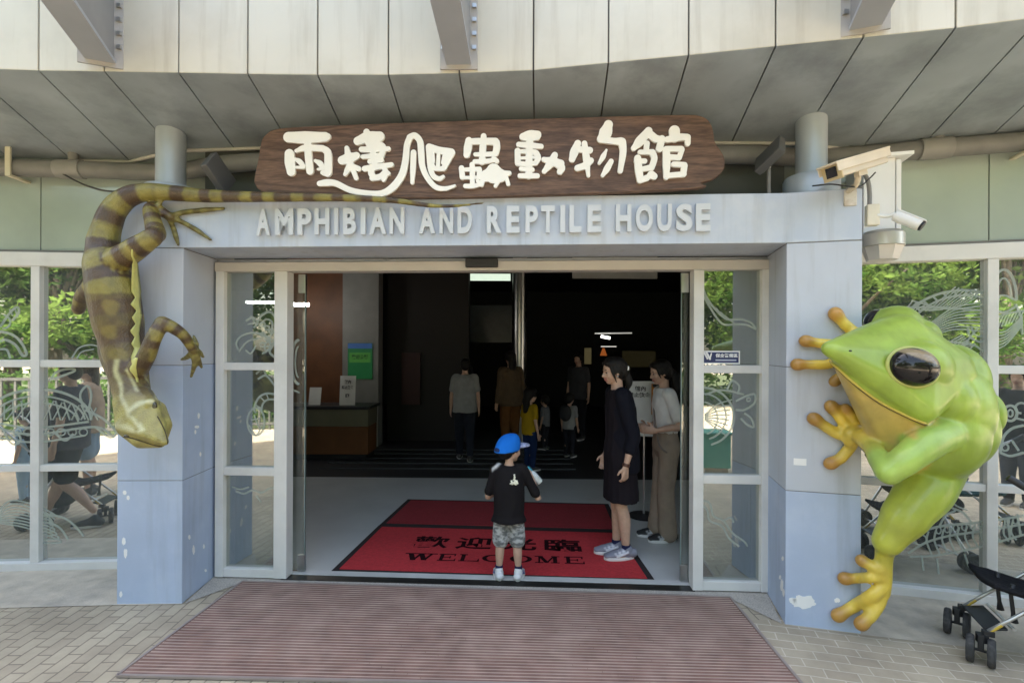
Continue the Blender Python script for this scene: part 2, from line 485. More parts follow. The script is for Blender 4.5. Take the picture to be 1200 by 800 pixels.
    def build(s, name, mat, parent=None, voxel=0.01, smooth=4, colsmooth=2, world=True, colfn=None, disp=None):
        me = bpy.data.meshes.new(name); me.from_pydata(s.v, [], s.f)
        bm = bmesh.new(); bm.from_mesh(me); bmesh.ops.recalc_face_normals(bm, faces=bm.faces); bm.to_mesh(me); bm.free()
        o = bpy.data.objects.new(name, me); COL.objects.link(o)
        m = o.modifiers.new('r', 'REMESH'); m.mode = 'VOXEL'; m.voxel_size = voxel; m.use_smooth_shade = True
        if smooth:
            q = o.modifiers.new('s', 'SMOOTH'); q.factor = 0.5; q.iterations = smooth
        dg = bpy.context.evaluated_depsgraph_get(); dg.update()
        nm = bpy.data.meshes.new_from_object(o.evaluated_get(dg))
        o.modifiers.clear(); o.data = nm; bpy.data.meshes.remove(me); nm.name = name
        nm.materials.clear(); nm.materials.append(mat)
        if disp:
            amp, sc = disp
            nrm = [v.normal.copy() for v in nm.vertices]
            for v, vn in zip(nm.vertices, nrm):
                q = Vector((v.co.x * sc[0] + 7.1, v.co.y * sc[1] + 3.3, v.co.z * sc[2]))
                v.co = v.co + vn * (amp * (noise.noise(q) + 0.5 * noise.noise(q * 2.1)))
        kd = KDTree(len(s.v))
        for i, v in enumerate(s.v): kd.insert(v, i)
        kd.balance()
        N = len(nm.vertices)
        cols = np.ones((N, 4), dtype=np.float32)
        for i, v in enumerate(nm.vertices):
            cols[i, :3] = s.c[kd.find(v.co)[1]]
        if colfn is not None:
            for i, v in enumerate(nm.vertices):
                c = colfn(v.co, v.normal, cols[i, :3])
                if c is not None: cols[i, :3] = c
        if colsmooth:
            ed = np.empty(len(nm.edges) * 2, dtype=np.int32); nm.edges.foreach_get('vertices', ed); ed = ed.reshape(-1, 2)
            for _ in range(colsmooth):
                acc = cols.copy(); cnt = np.ones(N, dtype=np.float32)
                np.add.at(acc, ed[:, 0], cols[ed[:, 1]]); np.add.at(acc, ed[:, 1], cols[ed[:, 0]])
                np.add.at(cnt, ed[:, 0], 1); np.add.at(cnt, ed[:, 1], 1)
                cols = acc / cnt[:, None]
        at = nm.color_attributes.new('Col', 'FLOAT_COLOR', 'POINT'); at.data.foreach_set('color', cols.ravel())
        for p in nm.polygons: p.use_smooth = True
        if parent is not None: attach(o, parent, world)
        return o

def text_mesh(name, s, mat, M, w, h, depth, parent=None, bold=0.0, world=True):
    """lettering as a mesh, its box fitted to w x h, lower left corner at M's origin, front at depth along M's z"""
    cu = bpy.data.curves.new(name, 'FONT'); cu.body = s; cu.size = 1.0; cu.extrude = 0.05; cu.offset = bold; cu.resolution_u = 4
    o = bpy.data.objects.new(name, cu); COL.objects.link(o)
    dg = bpy.context.evaluated_depsgraph_get(); dg.update()
    me = bpy.data.meshes.new_from_object(o.evaluated_get(dg))
    bpy.data.objects.remove(o); bpy.data.curves.remove(cu)
    co = np.array([v.co[:] for v in me.vertices])
    lo, hi = co.min(0), co.max(0)
    sc = np.array([w, h, depth]) / np.maximum(hi - lo, 1e-6)
    co = (co - lo) * sc
    for v, c in zip(me.vertices, co): v.co = M @ Vector(c)
    me.name = name; me.materials.clear(); me.materials.append(mat)
    ob = bpy.data.objects.new(name, me); COL.objects.link(ob)
    if parent is not None: attach(ob, parent, world)
    return ob

def strokes_mesh(name, W, strokes, mat, o0, o1, parent=None, conv=None, cap=8, step=0.00012, smoothing=True, wscale=1.0):
    """fat rounded brush strokes standing off a wall: each stroke = (points, width or widths) in picture pixels read off at the wall"""
    bm = bmesh.new()
    for si, (pts, wd) in enumerate(strokes):
        if conv: pts = [conv(p) for p in pts]
        q = [W.uz(x, y, o1) for x, y in pts]
        wds = list(wd) if isinstance(wd, (list, tuple)) else [wd] * len(pts)
        k = (W.uz(pts[0][0] + 1, pts[0][1], o1)[0] - W.uz(pts[0][0], pts[0][1], o1)[0]) * wscale
        P = [Vector((a, b, 0)) for a, b in q]; Q = [x * k / 2 for x in wds]
        if len(P) > 2 and smoothing: P, Q = crom(P, Q, 5)
        L, Rr = [], []
        for i, p in enumerate(P):
            t = (P[min(i + 1, len(P) - 1)] - P[max(i - 1, 0)]).normalized(); nn = Vector((-t.y, t.x, 0))
            L.append(p + nn * Q[i]); Rr.append(p - nn * Q[i])
        t0 = (P[0] - P[1]).normalized(); t1 = (P[-1] - P[-2]).normalized()
        n0 = Vector((-t0.y, t0.x, 0)); n1 = Vector((-t1.y, t1.x, 0))
        def fan(c, t, nn, r):
            return [c + nn * (r * math.cos(a)) + t * (r * math.sin(a)) for a in [math.pi * (j + 1) / (cap + 1) for j in range(cap)]] if cap else []
        e1 = fan(P[-1], t1, n1, Q[-1]); e0 = fan(P[0], t0, n0, Q[0])
        z1 = o1 + si * step
        def V(p, o): return bm.verts.new(W.pt(p.x, p.y, o))
        lf = [V(p, z1) for p in L]; rf = [V(p, z1) for p in Rr]
        thin = abs(o1 - o0) < 1e-6
        for i in range(len(P) - 1): bm.faces.new((lf[i], rf[i], rf[i + 1], lf[i + 1]))
        f1 = [V(p, z1) for p in e1]; f0 = [V(p, z1) for p in e0]
        if f1: bm.faces.new([lf[-1]] + f1 + [rf[-1]])
        if f0: bm.faces.new([rf[0]] + f0 + [lf[0]])
        if not thin:
            loop = lf + f1 + rf[::-1] + f0
            bl = [bm.verts.new(v.co - Vector((W.n.x, W.n.y, 0)) * (o1 - o0 + si * step)) for v in loop]
            m = len(loop)
            for i in range(m): bm.faces.new((loop[i], loop[(i + 1) % m], bl[(i + 1) % m], bl[i]))
    bmesh.ops.recalc_face_normals(bm, faces=bm.faces)
    me = bpy.data.meshes.new(name); bm.to_mesh(me); bm.free(); me.materials.append(mat)
    o = bpy.data.objects.new(name, me); COL.objects.link(o)
    if parent is not None: attach(o, parent, True)
    return o
# ------------------------------------------------------------------ palette
M_blue = mk('pillar_blue', (0.41, 0.48, 0.62), 0.5, var=0.05, scale=3, dirt=(0.53, 0.58, 0.68), dscale=3, damt=0.4, streak=0.35, bump=0.06, bscale=40)
M_grey = mk('pillar_grey', (0.49, 0.52, 0.585), 0.5, var=0.05, scale=3, dirt=(0.47, 0.48, 0.51), dscale=2.2, damt=0.35, streak=0.4, bump=0.06, bscale=40)
M_beam = mk('beam_paint', (0.46, 0.51, 0.60), 0.5, var=0.05, scale=3, dirt=(0.62, 0.635, 0.65), dscale=2.0, damt=0.5, streak=0.45, bump=0.05, bscale=40)
M_frame = mk('frame_paint', (0.70, 0.68, 0.645), 0.45, var=0.05, scale=4, dirt=(0.40, 0.37, 0.33), dscale=3, damt=0.25)
M_head = mk('door_head_paint', (0.56, 0.52, 0.47), 0.5, var=0.05, scale=4)
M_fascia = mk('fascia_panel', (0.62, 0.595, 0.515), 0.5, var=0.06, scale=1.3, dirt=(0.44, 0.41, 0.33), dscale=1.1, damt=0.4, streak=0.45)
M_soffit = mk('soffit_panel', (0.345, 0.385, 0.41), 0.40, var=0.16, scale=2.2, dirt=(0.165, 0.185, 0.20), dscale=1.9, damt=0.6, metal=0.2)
M_seam = mk('seam_dark', (0.19, 0.18, 0.165), 0.8)
M_rib = mk('rib_paint', (0.37, 0.39, 0.43), 0.5, var=0.05)
M_post = mk('post_paint', (0.42, 0.46, 0.50), 0.32, var=0.05, metal=0.2)
M_pipe = mk('pipe_grey', (0.20, 0.19, 0.175), 0.5, var=0.12, scale=8)
M_trim = mk('trim_pale', (0.5, 0.47, 0.42), 0.5)
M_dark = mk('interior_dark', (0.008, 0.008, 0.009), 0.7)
M_conc = mk('apron_concrete', (0.53, 0.46, 0.365), 0.85, var=0.14, scale=9, dirt=(0.24, 0.23, 0.21), dscale=2.2, damt=0.55, bump=0.3, bscale=90)
M_gran = mk('granite_strip', (0.45, 0.405, 0.35), 0.7, var=0.30, scale=130, dirt=(0.26, 0.245, 0.22), dscale=2, damt=0.35, bump=0.15, bscale=200)
M_floor = mk('vinyl_floor', (0.52, 0.52, 0.50), 0.35, var=0.06, scale=2, dirt=(0.38, 0.385, 0.38), dscale=1.2, damt=0.4)
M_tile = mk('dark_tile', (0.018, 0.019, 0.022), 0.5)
M_white = mk('white_paint', (0.80, 0.79, 0.77), 0.5, var=0.04)
M_black = mk('black_plastic', (0.018, 0.018, 0.02), 0.45)
M_rubber = mk('rubber', (0.035, 0.034, 0.034), 0.8, var=0.2, scale=30, dirt=(0.16, 0.15, 0.14), dscale=25, damt=0.4)
M_steel = mk('steel', (0.55, 0.55, 0.55), 0.28, metal=1.0)
M_alu = mk('aluminium', (0.62, 0.60, 0.58), 0.4, metal=0.7)
G_wing = glass_mat('glass_mirror', 0.62, (0.35, 0.38, 0.36), rough=0.012, dark=0.085)
G_side = glass_mat('glass_clear', 0.34, (0.72, 0.76, 0.74), dark=0.05)
G_leaf = glass_mat('glass_leaf', 0.05, (0.86, 0.90, 0.89))
M_etch = frost_mat()
M_paving = brick_mat('clay_paving', (0.46, 0.39, 0.285), (0.385, 0.32, 0.235), (0.24, 0.20, 0.15), 0.16, 0.08, 0.005, rot=R(88))
M_paving2 = brick_mat('clay_paving_turned', (0.46, 0.39, 0.285), (0.385, 0.32, 0.235), (0.58, 0.51, 0.40), 0.16, 0.08, 0.004, rot=R(14))
wood_mat()

# upper back-painted glass: pale green, soft reflections
m = mk('green_glass', (0.38, 0.43, 0.38), 0.22, var=0.16, scale=1.2, coat=0.9, spec=0.8)

# ------------------------------------------------------------------ ground
def sheet(name, pts, z, mat, kind='structure'):
    mb = MB(); mb.poly([(p[0], p[1], z) for p in pts]); o = mb.build(name, mat)
    if o.data.polygons[0].normal.z < 0: o.data.flip_normals()
    return tag(o, kind=kind)
sheet('ground', [(-70, -70), (70, -70), (70, 70), (-70, 70)], 0.0, M_paving)
sheet('paving_field', [(0.4, 3.2), (0.4, -8.0), (30, -8.0), (30, 3.2)], 0.002, M_paving2)
aL0, aL1 = gp(-400, 720), gp(138, 711); aR0, aR1 = gp(1008, 744), gp(1200, 757)
vR = (aR1 - aR0).normalized()
apL = [W_L.pt(-3, 0, -0.3), W_L.pt(W_L.len, 0, -0.3), (LPC[0], LPC[1], 0), (LPB[0], LPB[1] - 0.01, 0), (LPA[0], LPA[1] - 0.015, 0), W_L.pt(-3, 0, 0.62)]
sheet('concrete_apron', apL, 0.004, M_conc)
apR = [(RPE[0], RPE[1] - 0.01, 0), (RPF[0], RPF[1] - 0.012, 0), W_R.pt(8, 0, 0.50), W_R.pt(8, 0, -0.3), W_R.pt(0, 0, -0.3), (RPG[0], RPG[1], 0)]
sheet('concrete_apron', apR[::-1], 0.004, M_conc)
thr_l, thr_r = gp(253, 676), gp(900, 694)
matc = [gp(284, 682.8), gp(855.8, 701.5), gp(946, 811), gp(137.5, 793.5)]
gr = [W_C.pt(0, 0, 0), W_C.pt(W_C.len, 0, 0), (RPE[0] - 0.02, RPE[1], 0), matc[1], matc[0], (LPB[0] + 0.02, LPB[1], 0)]
sheet('granite_strip', gr, 0.005, M_gran)
sheet('interior_floor', [W_C.pt(-0.3, 0, -0.05), W_C.pt(W_C.len + 0.3, 0, -0.05), (4.2, 6.6), (-4.2, 6.75)], 0.006, M_floor)
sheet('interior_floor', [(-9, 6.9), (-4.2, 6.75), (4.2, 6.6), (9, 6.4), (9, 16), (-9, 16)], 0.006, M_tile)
# dark wide step edges further in
for k in range(5):
    tag(MB().box((0.0 - 0.9, 7.2 + k * 0.34, 0.012), (3.6, 0.05, 0.016)).build('floor_strip', mk('strip_grey', (0.045, 0.048, 0.052), 0.6)), kind='structure')

# door sill: dark track with a bright strip
sill = MB(); sill.wbox(W_C, 0.52, 3.48, 0.0, 0.010, -0.03, 0.050); o = sill.build('door_sill', mk('sill_dark', (0.035, 0.033, 0.03), 0.35, metal=0.5)); tag(o, kind='structure')
o = MB().wbox(W_C, 0.52, 3.48, 0.0, 0.014, -0.10, -0.032).build('sill_strip', mk('sill_pale', (0.55, 0.54, 0.52), 0.4)); tag(o, kind='structure')

# ------------------------------------------------------------------ the room behind
room = empty('interior_room', 'dark entrance hall seen through the open doorway', 'room', (0, 9, 0))
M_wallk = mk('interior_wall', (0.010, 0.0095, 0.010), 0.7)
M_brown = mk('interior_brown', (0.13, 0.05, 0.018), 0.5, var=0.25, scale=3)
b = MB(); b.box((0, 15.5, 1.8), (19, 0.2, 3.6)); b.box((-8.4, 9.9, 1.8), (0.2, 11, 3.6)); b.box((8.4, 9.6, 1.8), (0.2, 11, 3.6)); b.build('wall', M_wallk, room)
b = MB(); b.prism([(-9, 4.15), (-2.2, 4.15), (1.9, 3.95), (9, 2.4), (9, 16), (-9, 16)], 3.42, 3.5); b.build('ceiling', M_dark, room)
b = MB(); b.box((-2.62, 9.0, 1.7), (0.62, 0.3, 3.4)); b.build('pale_pier', mk('pier_grey', (0.20, 0.20, 0.19), 0.6), room)
b = MB(); b.box((-3.45, 9.05, 1.7), (1.0, 0.15, 3.4)); b.build('wood_panel', M_brown, room)
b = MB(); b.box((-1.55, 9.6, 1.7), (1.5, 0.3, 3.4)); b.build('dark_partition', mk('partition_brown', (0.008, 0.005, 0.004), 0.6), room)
b = MB(); b.box((-0.86, 11.5, 3.31), (1.64, 0.06, 0.15)); b.build('skylight_window', mk('lit_window', (0.5, 0.55, 0.5), 0.6, emit=(0.75, 0.9, 0.72), estr=0.15), room)
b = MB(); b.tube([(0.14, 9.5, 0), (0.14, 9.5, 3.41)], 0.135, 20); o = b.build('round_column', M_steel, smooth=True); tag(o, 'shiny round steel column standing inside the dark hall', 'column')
o = MB().box((-0.75, 13.2, 2.35), (1.5, 0.05, 0.95)).build('hanging_banner', mk('banner_dark', (0.05, 0.055, 0.06), 0.25, bump=0.5, bscale=4)); tag(o, 'dark glossy banner hanging high beside the steel column', 'banner')

o = MB().box((1.40, 7.0, 2.86), (1.16, 0.02, 0.40)).build('hanging_banner', mk('banner_pale', (0.42, 0.42, 0.40), 0.7)); tag(o, 'pale banner hanging from the hall ceiling just under the door head', 'banner')
# ------------------------------------------------------------------ pillars
def pillar(name, A, B, C, D, label, seams, mats):
    P = [Vector((q[0], q[1])) for q in (A, B, C, D)]
    c = sum(P, Vector((0, 0))) / 4
    t = empty(name, label, 'pillar', (c.x, c.y, 0))
    core = [c + (p - c) * 0.985 for p in P]
    MB().prism(core, 0.0, ZB0 - 0.001).build('core', M_seam, t)
    zz = [0.0] + seams + [ZB0 - 0.004]
    for z0, z1, mt in zip(zz, zz[1:], mats):
        MB().prism(P, z0 + (0.002 if z0 else 0.0), z1 - 0.002).build('panel', mt, t, bevel=0.003, seg=2)
    return t
zl = [W_LP.uz(200, y)[1] for y in (563, 428)]
pilL = pillar('pillar', LPA, LPB, LPC, LPD, 'blue-grey square pillar that the lizard sculpture climbs down', zl, [M_blue, M_blue, M_grey])
zr = [W_RP.uz(960, 577)[1], W_RP.uz(930, 430)[1]]
pilR = pillar('pillar', RPE, RPF, RPH, RPG, 'blue-grey square pillar that the tree frog sculpture clings to', zr, [M_blue, M_grey, M_grey])
# flaked paint showing white
def flake(W, parent, cx, cy, rx, ry, seed, o=0.0015):
    rnd = random.Random(seed); pts = []
    n = 26
    for k in range(n):
        a = 2 * math.pi * k / n; r = 0.72 + 0.28 * rnd.random()
        pts.append(W.on(cx + rx * r * math.cos(a), cy + ry * r * math.sin(a), o))
    MB().solid(pts, Vector((W.n.x, W.n.y, 0)) * -0.0014).build('paint_flake', M_white, parent)
flake(W_RP, pilR, 942, 705, 16, 9, 1); flake(W_RP, pilR, 929, 703, 5, 4, 2); flake(W_RP, pilR, 981, 703, 4, 3, 5)
flake(W_LP, pilL, 145, 634, 2.5, 5, 3); flake(W_LP, pilL, 147, 648, 2.5, 6, 4); flake(W_LP, pilL, 141.5, 696, 2, 4, 6); flake(W_LP, pilL, 146, 577, 2.5, 3, 16); flake(W_LP, pilL, 150, 583, 2, 3, 17)
W_Ls = Wall(LPB, LPC)
for i, (x, y, a, b_) in enumerate([(222, 629, 1.5, 3), (227, 644, 1.8, 6), (233, 487, 1.5, 4), (229, 506, 1.2, 3), (235, 532, 1.2, 3), (241, 668, 1.6, 2), (231, 500, 3, 2), (239, 640, 1.2, 3)]):
    flake(W_Ls, pilL, x, y, a, b_, 20 + i)
W_Rs = Wall(RPG, RPE)
for i, (x, y, a, b_) in enumerate([(917, 654, 1.5, 3), (916, 685, 2.0, 8), (918, 694, 1.6, 5), (914, 676, 1.4, 3)]):
    flake(W_Rs, pilR, x, y, a, b_, 40 + i)
tag(MB().wbox(W_RP, *sorted((W_RP.uz(930, 541)[0], W_RP.uz(945, 541)[0])), W_RP.uz(938, 545)[1], W_RP.uz(938, 537)[1], 0.0, 0.0015).build('small_sticker', M_white), 'tiny white sticker on the pillar below the frog fingers', 'sticker')

# ------------------------------------------------------------------ beam with lettering
bm_pts = [LPA, LPB, RPE, RPF, RPH, RPG, LPC, LPD]
beam = empty('lintel_beam', 'pale blue-grey beam over the doorway carrying raised English letters', 'beam', (-0.2, 3.3, ZB0))
MB().prism(bm_pts, ZB0, ZB1).build('casing', M_beam, beam, bevel=0.004)
u0, z0 = W_BE.uz(304, 281.5); u1, _ = W_BE.uz(831, 270)
M_let = mk('letter_metal', (0.58, 0.60, 0.625), 0.4, var=0.04)
zt0 = (W_BE.uz(304, 279.5)[1] + W_BE.uz(831, 269)[1]) / 2; zt1 = (W_BE.uz(304, 250)[1] + W_BE.uz(831, 236)[1]) / 2
txt = "AMPHIBIAN AND REPTILE HOUSE"
spans = [(303, 319), (325, 346), (351, 367), (371, 388), (393.5, 398), (404, 419), (424.5, 430), (434.5, 454), (458, 475), (492, 511), (516, 532), (537, 554),
         (571, 588), (594, 609), (616, 630.5), (634, 650), (656.5, 662), (667, 681), (688, 704), (721, 739), (744, 764), (769, 786), (791, 810), (814, 831)]
for ch, (xa, xb) in zip(txt.replace(' ', ''), spans):
    ua = W_BE.uz(xa, 265)[0]; ub = W_BE.uz(xb, 265)[0]
    if ch == 'I':
        MB().wbox(W_BE, ua, ub, zt0, zt1, 0.012, 0.030).build('letter', M_let, beam)
    else:
        text_mesh('letter', ch, M_let, W_BE.frame(ua, zt0, 0.012), ub - ua, zt1 - zt0, 0.018, beam, bold=0.04)

# ------------------------------------------------------------------ posts on the pillars
for nm, W, (pa, pb, pc, pd), lab in (('roof_post', W_LP, (LPA, LPB, LPC, LPD), 'grey round roof post rising from the pillar behind the lizard tail'),
                                     ('roof_post', W_RP, (RPE, RPF, RPH, RPG), 'grey round roof post rising behind the cream security camera')):
    c = Vector(((pa[0] + pc[0]) / 2, (pa[1] + pc[1]) / 2))
    t = empty(nm, lab, 'post', (c.x, c.y, ZB1))
    MB().lathe([(0.092, ZB1), (0.092, 3.40)], (c.x, c.y, 0), 32).build('shaft', M_post, t, smooth=True)
    MB().lathe([(0.165, ZB1 + 0.001), (0.165, ZB1 + 0.13), (0.155, ZB1 + 0.15), (0.095, ZB1 + 0.165)], (c.x, c.y, 0), 40).build('collar', M_post, t, smooth=True)

# ------------------------------------------------------------------ door wall: frame, sidelights, sliding leaves
door = empty('sliding_door', 'wide open glass entrance door with pale frame and etched side panes', 'door', (*W_C.pt(W_C.len / 2, 0)[:2], 0))
U = lambda x, y=500: W_C.uz(x, y)[0]
uj0, uj1 = U(257), U(266.5); um0, um1 = U(325, 500), U(340, 500)
un0, un1 = U(810), U(822); uk0, uk1 = U(889), U(901)
ZH0, ZH1 = 2.245, 2.312
fr = MB()
fr.wbox(W_C, uj0 - 0.01, uk1 + 0.01, ZH0, ZH1, -0.06, 0.05)
fr.build('header', M_head, door, bevel=0.004)
fr = MB()
for a, c in ((uj0, uj1), (um0, um1), (un0, un1), (uk0, uk1)): fr.wbox(W_C, a, c, 0.012, ZH0, -0.05, 0.052)
fr.build('jamb', M_frame, door, bevel=0.004)
fr = MB()
for a, c in ((uj1, um0), (un1, uk0)):
    for za, zb in ((0.012, 0.075), (0.755, 0.815), (1.525, 1.58)): fr.wbox(W_C, a, c, za, zb, -0.04, 0.046)
fr.build('rail', M_frame, door, bevel=0.004)
for a, c in ((uj1, um0), (un1, uk0)):
    for za, zb in ((0.075, 0.755), (0.815, 1.525), (1.58, ZH0)):
        MB().wbox(W_C, a, c, za, zb, 0.0, 0.008).build('pane', G_side, door)
# band closing the gap between head and beam, and the dark void above the beam
MB().wbox(W_C, -0.02, W_C.len + 0.02, ZH1, ZB0 - 0.002, -0.10, -0.02).build('head_infill', M_grey, door)
# parked leaves just behind the side panes
for a, c, s in ((uj1 + 0.02, U(352.5), 1), (U(801), uk0 - 0.02, -1)):
    lf = MB().wbox(W_C, a, c, 0.02, 2.24, -0.085, -0.073).build('door_leaf', G_leaf, door)
    e = c if s > 0 else a
    for za, zb in ((0.02, 0.14), (2.10, 2.24)):
        MB().wbox(W_C, min(e, e - s * 0.055), max(e, e - s * 0.055), za, zb, -0.092, -0.066).build('patch_fitting', M_steel, lf, bevel=0.002)
    MB().wbox(W_C, min(e, e - s * 0.006), max(e, e - s * 0.006), 0.14, 2.10, -0.087, -0.071).build('edge_strip', mk('leaf_edge', (0.20, 0.26, 0.25), 0.3), lf)
us = U(566, 311)
sen = MB().wbox(W_C, us - 0.115, us + 0.115, 2.262, 2.325, 0.052, 0.10).build('door_sensor', M_black, bevel=0.008)
tag(sen, 'black motion sensor box fixed above the middle of the doorway', 'sensor')

# ------------------------------------------------------------------ glazed walls on either side
def glazed(W, label, mulls, u_end0, u_end1, parent_loc):
    t = empty('glazed_wall', label, 'glass wall', (parent_loc.x, parent_loc.y, 0))
    f = MB()
    f.wbox(W, u_end0, u_end1, 2.30, 2.405, -0.05, 0.055)
    f.build('header', M_frame, t, bevel=0.004)
    f = MB(); f.wbox(W, u_end0, u_end1, 0.0, 0.06, -0.05, 0.06); f.build('bottom_rail', M_frame, t, bevel=0.004)
    f = MB()
    for u in mulls: f.wbox(W, u - 0.032, u + 0.032, 0.06, 2.30, -0.04, 0.05)
    f.build('mullion', M_frame, t, bevel=0.004)
    us = [u_end0] + mulls + [u_end1]
    f = MB()
    for a, c in zip(us, us[1:]):
        a2 = a + (0.032 if a in mulls else 0); c2 = c - (0.032 if c in mulls else 0)
        for za, zb in ((0.745, 0.795), (1.535, 1.59)): f.wbox(W, a2, c2, za, zb, -0.035, 0.042)
    f.build('transom', M_frame, t, bevel=0.003)
    for a, c in zip(us, us[1:]):
        a2 = a + (0.032 if a in mulls else 0); c2 = c - (0.032 if c in mulls else 0)
        for za, zb in ((0.06, 0.745), (0.795, 1.535), (1.59, 2.30)):
            MB().wbox(W, a2, c2, za, zb, 0.0, 0.008).build('pane', G_wing, t)
    MB().wbox(W, u_end0, u_end1, 2.405, 2.425, -0.05, 0.03).build('shadow_gap', M_seam, t)
    for a, c in zip(us, us[1:]):
        MB().wbox(W, a + 0.004, c - 0.004, 2.425, 3.35, -0.02, 0.0).build('spandrel_panel', MATS['green_glass'], t)
    MB().wbox(W, u_end0, u_end1, 2.425, 3.35, -0.08, -0.022).build('backing', M_seam, t)
    return t
uL = W_L.uz(47, 480)[0]
mL = [uL + k * 0.985 for k in (-4, -3, -2, -1, 0, 1)]
mL = [u for u in mL if u < W_L.len - 0.05 and u > -2]
glL = glazed(W_L, 'tall mirror-like glass wall behind the lizard with etched animals', mL, -2.5, W_L.len, W_L.pt(W_L.len / 2, 0))
uR = W_R.uz(1158, 480)[0]
mR = [uR + k * 0.985 for k in (0, 1, 2, 3)]
glR = glazed(W_R, 'tall mirror-like glass wall behind the frog with etched animals', mR, 0.0, 6.0, W_R.pt(1, 0))

# etched line drawings, each a part of its pane's wall
def etch(W, parent, strokes, off=0.0095):
    return strokes_mesh('etching', W, strokes, M_etch, off, off, parent, cap=0, step=0.00008, wscale=1.5)
def arc(cx, cy, rx, ry, a0, a1, n=10): return [(cx + rx * math.cos(R(a0 + (a1 - a0) * i / n)), cy + ry * math.sin(R(a0 + (a1 - a0) * i / n))) for i in range(n + 1)]
# big turtle across the left middle panes
E = [(arc(45, 492, 62, 36, 180, 360), 2.2), (arc(45, 494, 55, 30, 185, 355), 1.6), (arc(45, 496, 47, 24, 185, 355), 1.6), ([(-12, 494), (40, 501), (104, 494)], 1.8),
     ([(-10, 500), (40, 509), (110, 500), (134, 512)], 2.0), ([(-6, 512), (40, 518), (100, 510)], 1.6), ([(100, 480), (120, 490), (136, 506), (128, 512), (112, 500)], 2.0),
     ([(98, 478), (94, 462), (102, 452), (107, 462), (104, 480)], 1.8), ([(4, 505), (14, 520), (24, 516), (20, 504)], 1.8), ([(62, 505), (76, 516), (86, 508)], 1.8)]
for k in range(-4, 7): E.append(([(45 + k * 10, 466 + abs(k) * 1.6), (45 + k * 11 + 4, 492)], 1.2)); E.append(([(45 + k * 10 + 8, 468 + abs(k) * 1.6), (45 + k * 11 - 5, 492)], 1.0))
for k in range(7): E.append((arc(20 + k * 13, 506, 5, 4, 0, 360, 8), 1.0))
etch(W_L, glL, E)
E = [([(0, 383), (12, 366), (20, 360), (22, 366), (14, 376)], 2.0), ([(0, 388), (14, 392), (24, 400), (31, 414), (26, 416), (18, 404), (6, 398), (0, 400)], 2.2), ([(0, 409), (8, 410), (12, 420)], 1.8),
     ([(16, 392), (26, 404)], 1.2), ([(11, 362), (15, 370)], 1.2), ([(17, 360), (21, 372)], 1.2), (arc(3, 377, 9, 8, -80, 90), 1.6)]
etch(W_L, glL, E)
E = [([(58, 446), (66, 436), (80, 432), (88, 434), (74, 440), (62, 444)], 2.0), ([(84, 420), (92, 408), (106, 404), (118, 408), (126, 420)], 1.3), ([(90, 420), (96, 412), (110, 409)], 1.1)]
etch(W_L, glL, E)
E = []
for k in range(9): E.append(([(-4, 600 + k * 1.5), (14 + k * 2, 586 + k * 4), (48 + k * 3, 594 + k * 5), (66 - k * 2, 604 + k * 4)], 1.3))
E += [([(52, 602), (74, 606), (88, 616), (98, 628)], 1.8), ([(56, 612), (70, 618), (80, 632)], 1.8), ([(60, 600), (58, 610), (68, 616)], 1.4)]
etch(W_L, glL, E)
# right wall: flying turtle skeleton over the frog
E = [(arc(1130, 408, 84, 68, 205, 300), 2.2), (arc(1132, 412, 76, 66, 205, 296), 1.8)]
for k in range(10):
    a = R(208 + k * 9); E.append(([(1130 + 84 * math.cos(a), 408 + 68 * math.sin(a)), (1132 + 76 * math.cos(a), 412 + 66 * math.sin(a))], 1.6))
E += [([(1062, 360), (1100, 360), (1152, 364)], 1.8), ([(1068, 352), (1110, 362), (1152, 358)], 1.4)]
for k in range(8): E.append(([(1060 + k * 4, 364), (1070 + k * 5, 352 + k * 1.5)], 1.1))
for k in range(9): E.append(([(1092 + k * 4, 360), (1120 + k * 4, 336 + k)], 1.1))
for k in range(9): E.append(([(1091, 394 - k * 2), (1118, 386 - k * 3.2), (1152, 388 - k * 4.2)], 1.2))
for k in range(7): E.append(([(1110 + k * 3, 402 + k), (1128 + k * 2, 392 + k * 2)], 1.1))
E += [([(1090, 396), (1112, 400), (1140, 404), (1152, 412)], 1.6), ([(1120, 416), (1136, 396), (1146, 384)], 1.5), ([(1128, 420), (1142, 402)], 1.3), ([(1134, 384), (1136, 394), (1146, 400), (1152, 400)], 2.0), ([(1138, 382), (1142, 392), (1152, 395)], 1.5)]
E += [(arc(1176, 352, 15, 36, 180, 360), 2.2), (arc(1176, 350, 9, 24, 180, 360), 1.6), ([(1162, 350), (1176, 346), (1191, 352)], 1.8), ([(1161, 360), (1176, 366), (1192, 358)], 2.0), ([(1190, 356), (1196, 372), (1198, 392)], 1.8)]
for k in range(8): E.append(([(1165 + k * 4, 386 - k * 1.5), (1172 + k * 4, 370 - k), (1186 + k * 2, 366)], 1.2))
for k in range(6): E.append(([(1166, 410 - k * 4), (1180, 402 - k * 3), (1198, 380 - k * 2)], 1.2))
etch(W_R, glR, E)
